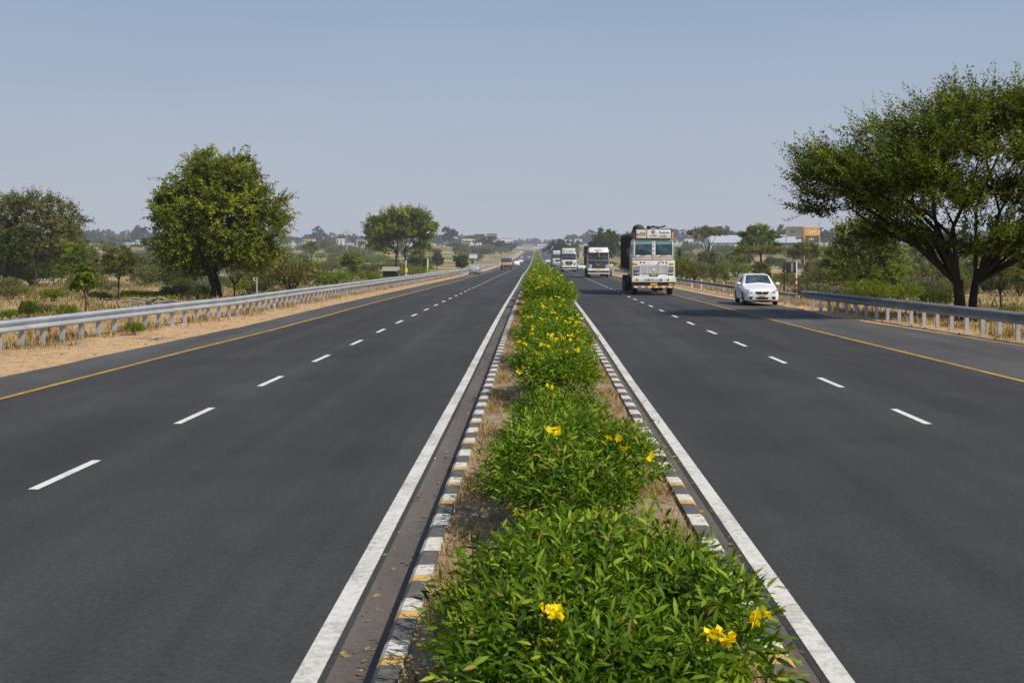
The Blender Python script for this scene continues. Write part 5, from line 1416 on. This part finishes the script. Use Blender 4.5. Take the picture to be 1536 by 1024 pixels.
# thatched shed by the twin acacia
x, y, z = ground_at(592, 416); S = y / F; t = thing('shed', 'low dark-fronted thatched shed left of the yellow road sign', 'shed', (x, y, z))
MB().box(-18 * S, 4 * S, 0, 3, 0, 10 * S).build('wall', M['bark_dark'], t, bevel=.05)
MB().prismx([(-.4, 9 * S), (3.4, 9 * S), (1.5, 15 * S)], -20 * S, 5 * S).build('roof', M['bark_pale'], t)
MB().box(5 * S, 20 * S, .5, 3, 0, 8 * S).build('lean_to', M['wall_pink'], t)
MB().box(8 * S, 10 * S, .47, .5, 0, 5 * S).build('door', M['bark_dark'], t)
# overhead gantry where the right carriageway vanishes
y = 960.0; x0, x1 = fc(806, y), fc(820, y); S = y / F; z = float(E(y)); t = thing('toll_gantry', 'white gantry spanning the right carriageway at the vanishing point', 'gantry', (x0, y, z))
MB().box(0, x1 - x0, -.6, .6, zz(368.5) - z, zz(366.3) - z).build('beam', M['wall_white'], t)
for xq in (.4, x1 - x0 - .4): MB().box(xq - .4, xq + .4, -.5, .5, -.2, zz(368.5) - z).build('pillar', M['wall_white'], t)

# ------------------------------------------------------------------ light, sky, camera
sun_dir = Vector((.57, -.42, .76)).normalized()
sd = bpy.data.lights.new('sun', 'SUN'); sd.energy = 4.7; sd.angle = R(.55); sd.color = (1.0, .935, .83)
so = bpy.data.objects.new('sun', sd); COL.objects.link(so); so.rotation_euler = sun_dir.to_track_quat('Z', 'Y').to_euler(); so.location = sun_dir * 60
w = bpy.data.worlds.new('World'); SC.world = w; w.use_nodes = True; nt = w.node_tree; nt.nodes.clear()
sk = nt.nodes.new('ShaderNodeTexSky'); sk.sky_type = 'NISHITA'; sk.sun_disc = False
sk.sun_elevation = math.asin(sun_dir.z); sk.sun_rotation = math.atan2(sun_dir.x, sun_dir.y); sk.air_density = 1.0; sk.dust_density = 3.5; sk.ozone_density = 1.5
tc = nt.nodes.new('ShaderNodeTexCoord'); sp = nt.nodes.new('ShaderNodeSeparateXYZ'); nt.links.new(tc.outputs['Generated'], sp.inputs[0])
rp = ramp(nt, [(0, (.50, .53, .60)), (.03, (.485, .522, .605)), (.11, (.425, .484, .592)), (.225, (.325, .42, .58)), (1, (.15, .24, .42))]); nt.links.new(sp.outputs[2], rp.inputs[0])
bg1 = nt.nodes.new('ShaderNodeBackground'); bg1.inputs[1].default_value = .085; nt.links.new(sk.outputs[0], bg1.inputs[0])
bg2 = nt.nodes.new('ShaderNodeBackground'); bg2.inputs[1].default_value = 1.0
nz = nt.nodes.new('ShaderNodeTexNoise'); nz.inputs['Scale'].default_value = 2.2; nz.inputs['Detail'].default_value = 5
mpw = nt.nodes.new('ShaderNodeMapping'); mpw.inputs['Scale'].default_value = (1, 1, 5); nt.links.new(tc.outputs['Generated'], mpw.inputs[0]); nt.links.new(mpw.outputs[0], nz.inputs['Vector'])
rz_ = ramp(nt, [(.3, (.965, .968, .972)), (.7, (1.03, 1.028, 1.02))]); nt.links.new(nz.outputs['Fac'], rz_.inputs[0])
nt.links.new(mixc(nt, 1.0, rp.outputs[0], rz_.outputs[0], 'MULTIPLY'), bg2.inputs[0])
mx = nt.nodes.new('ShaderNodeMixShader'); mx.inputs[0].default_value = .93
ow = nt.nodes.new('ShaderNodeOutputWorld'); nt.links.new(bg1.outputs[0], mx.inputs[1]); nt.links.new(bg2.outputs[0], mx.inputs[2]); nt.links.new(mx.outputs[0], ow.inputs[0])

cd = bpy.data.cameras.new('camera'); cd.sensor_width = 36; cd.lens = F / 1536 * 36; cd.shift_x = (768 - VX) / 1536; cd.shift_y = (VY - 512) / 1536
cd.dof.use_dof = True; cd.dof.focus_distance = 45; cd.dof.aperture_fstop = 7.5; cd.clip_end = 12000; cd.clip_start = .05
co = bpy.data.objects.new('camera', cd); COL.objects.link(co); co.location = (0, 0, CAMH); co.rotation_euler = (R(90), 0, 0)
SC.camera = co
SC.view_settings.view_transform = 'Standard'; SC.view_settings.look = 'None'; SC.view_settings.exposure = 0
SC.cycles.max_bounces = 6; SC.cycles.transparent_max_bounces = 8
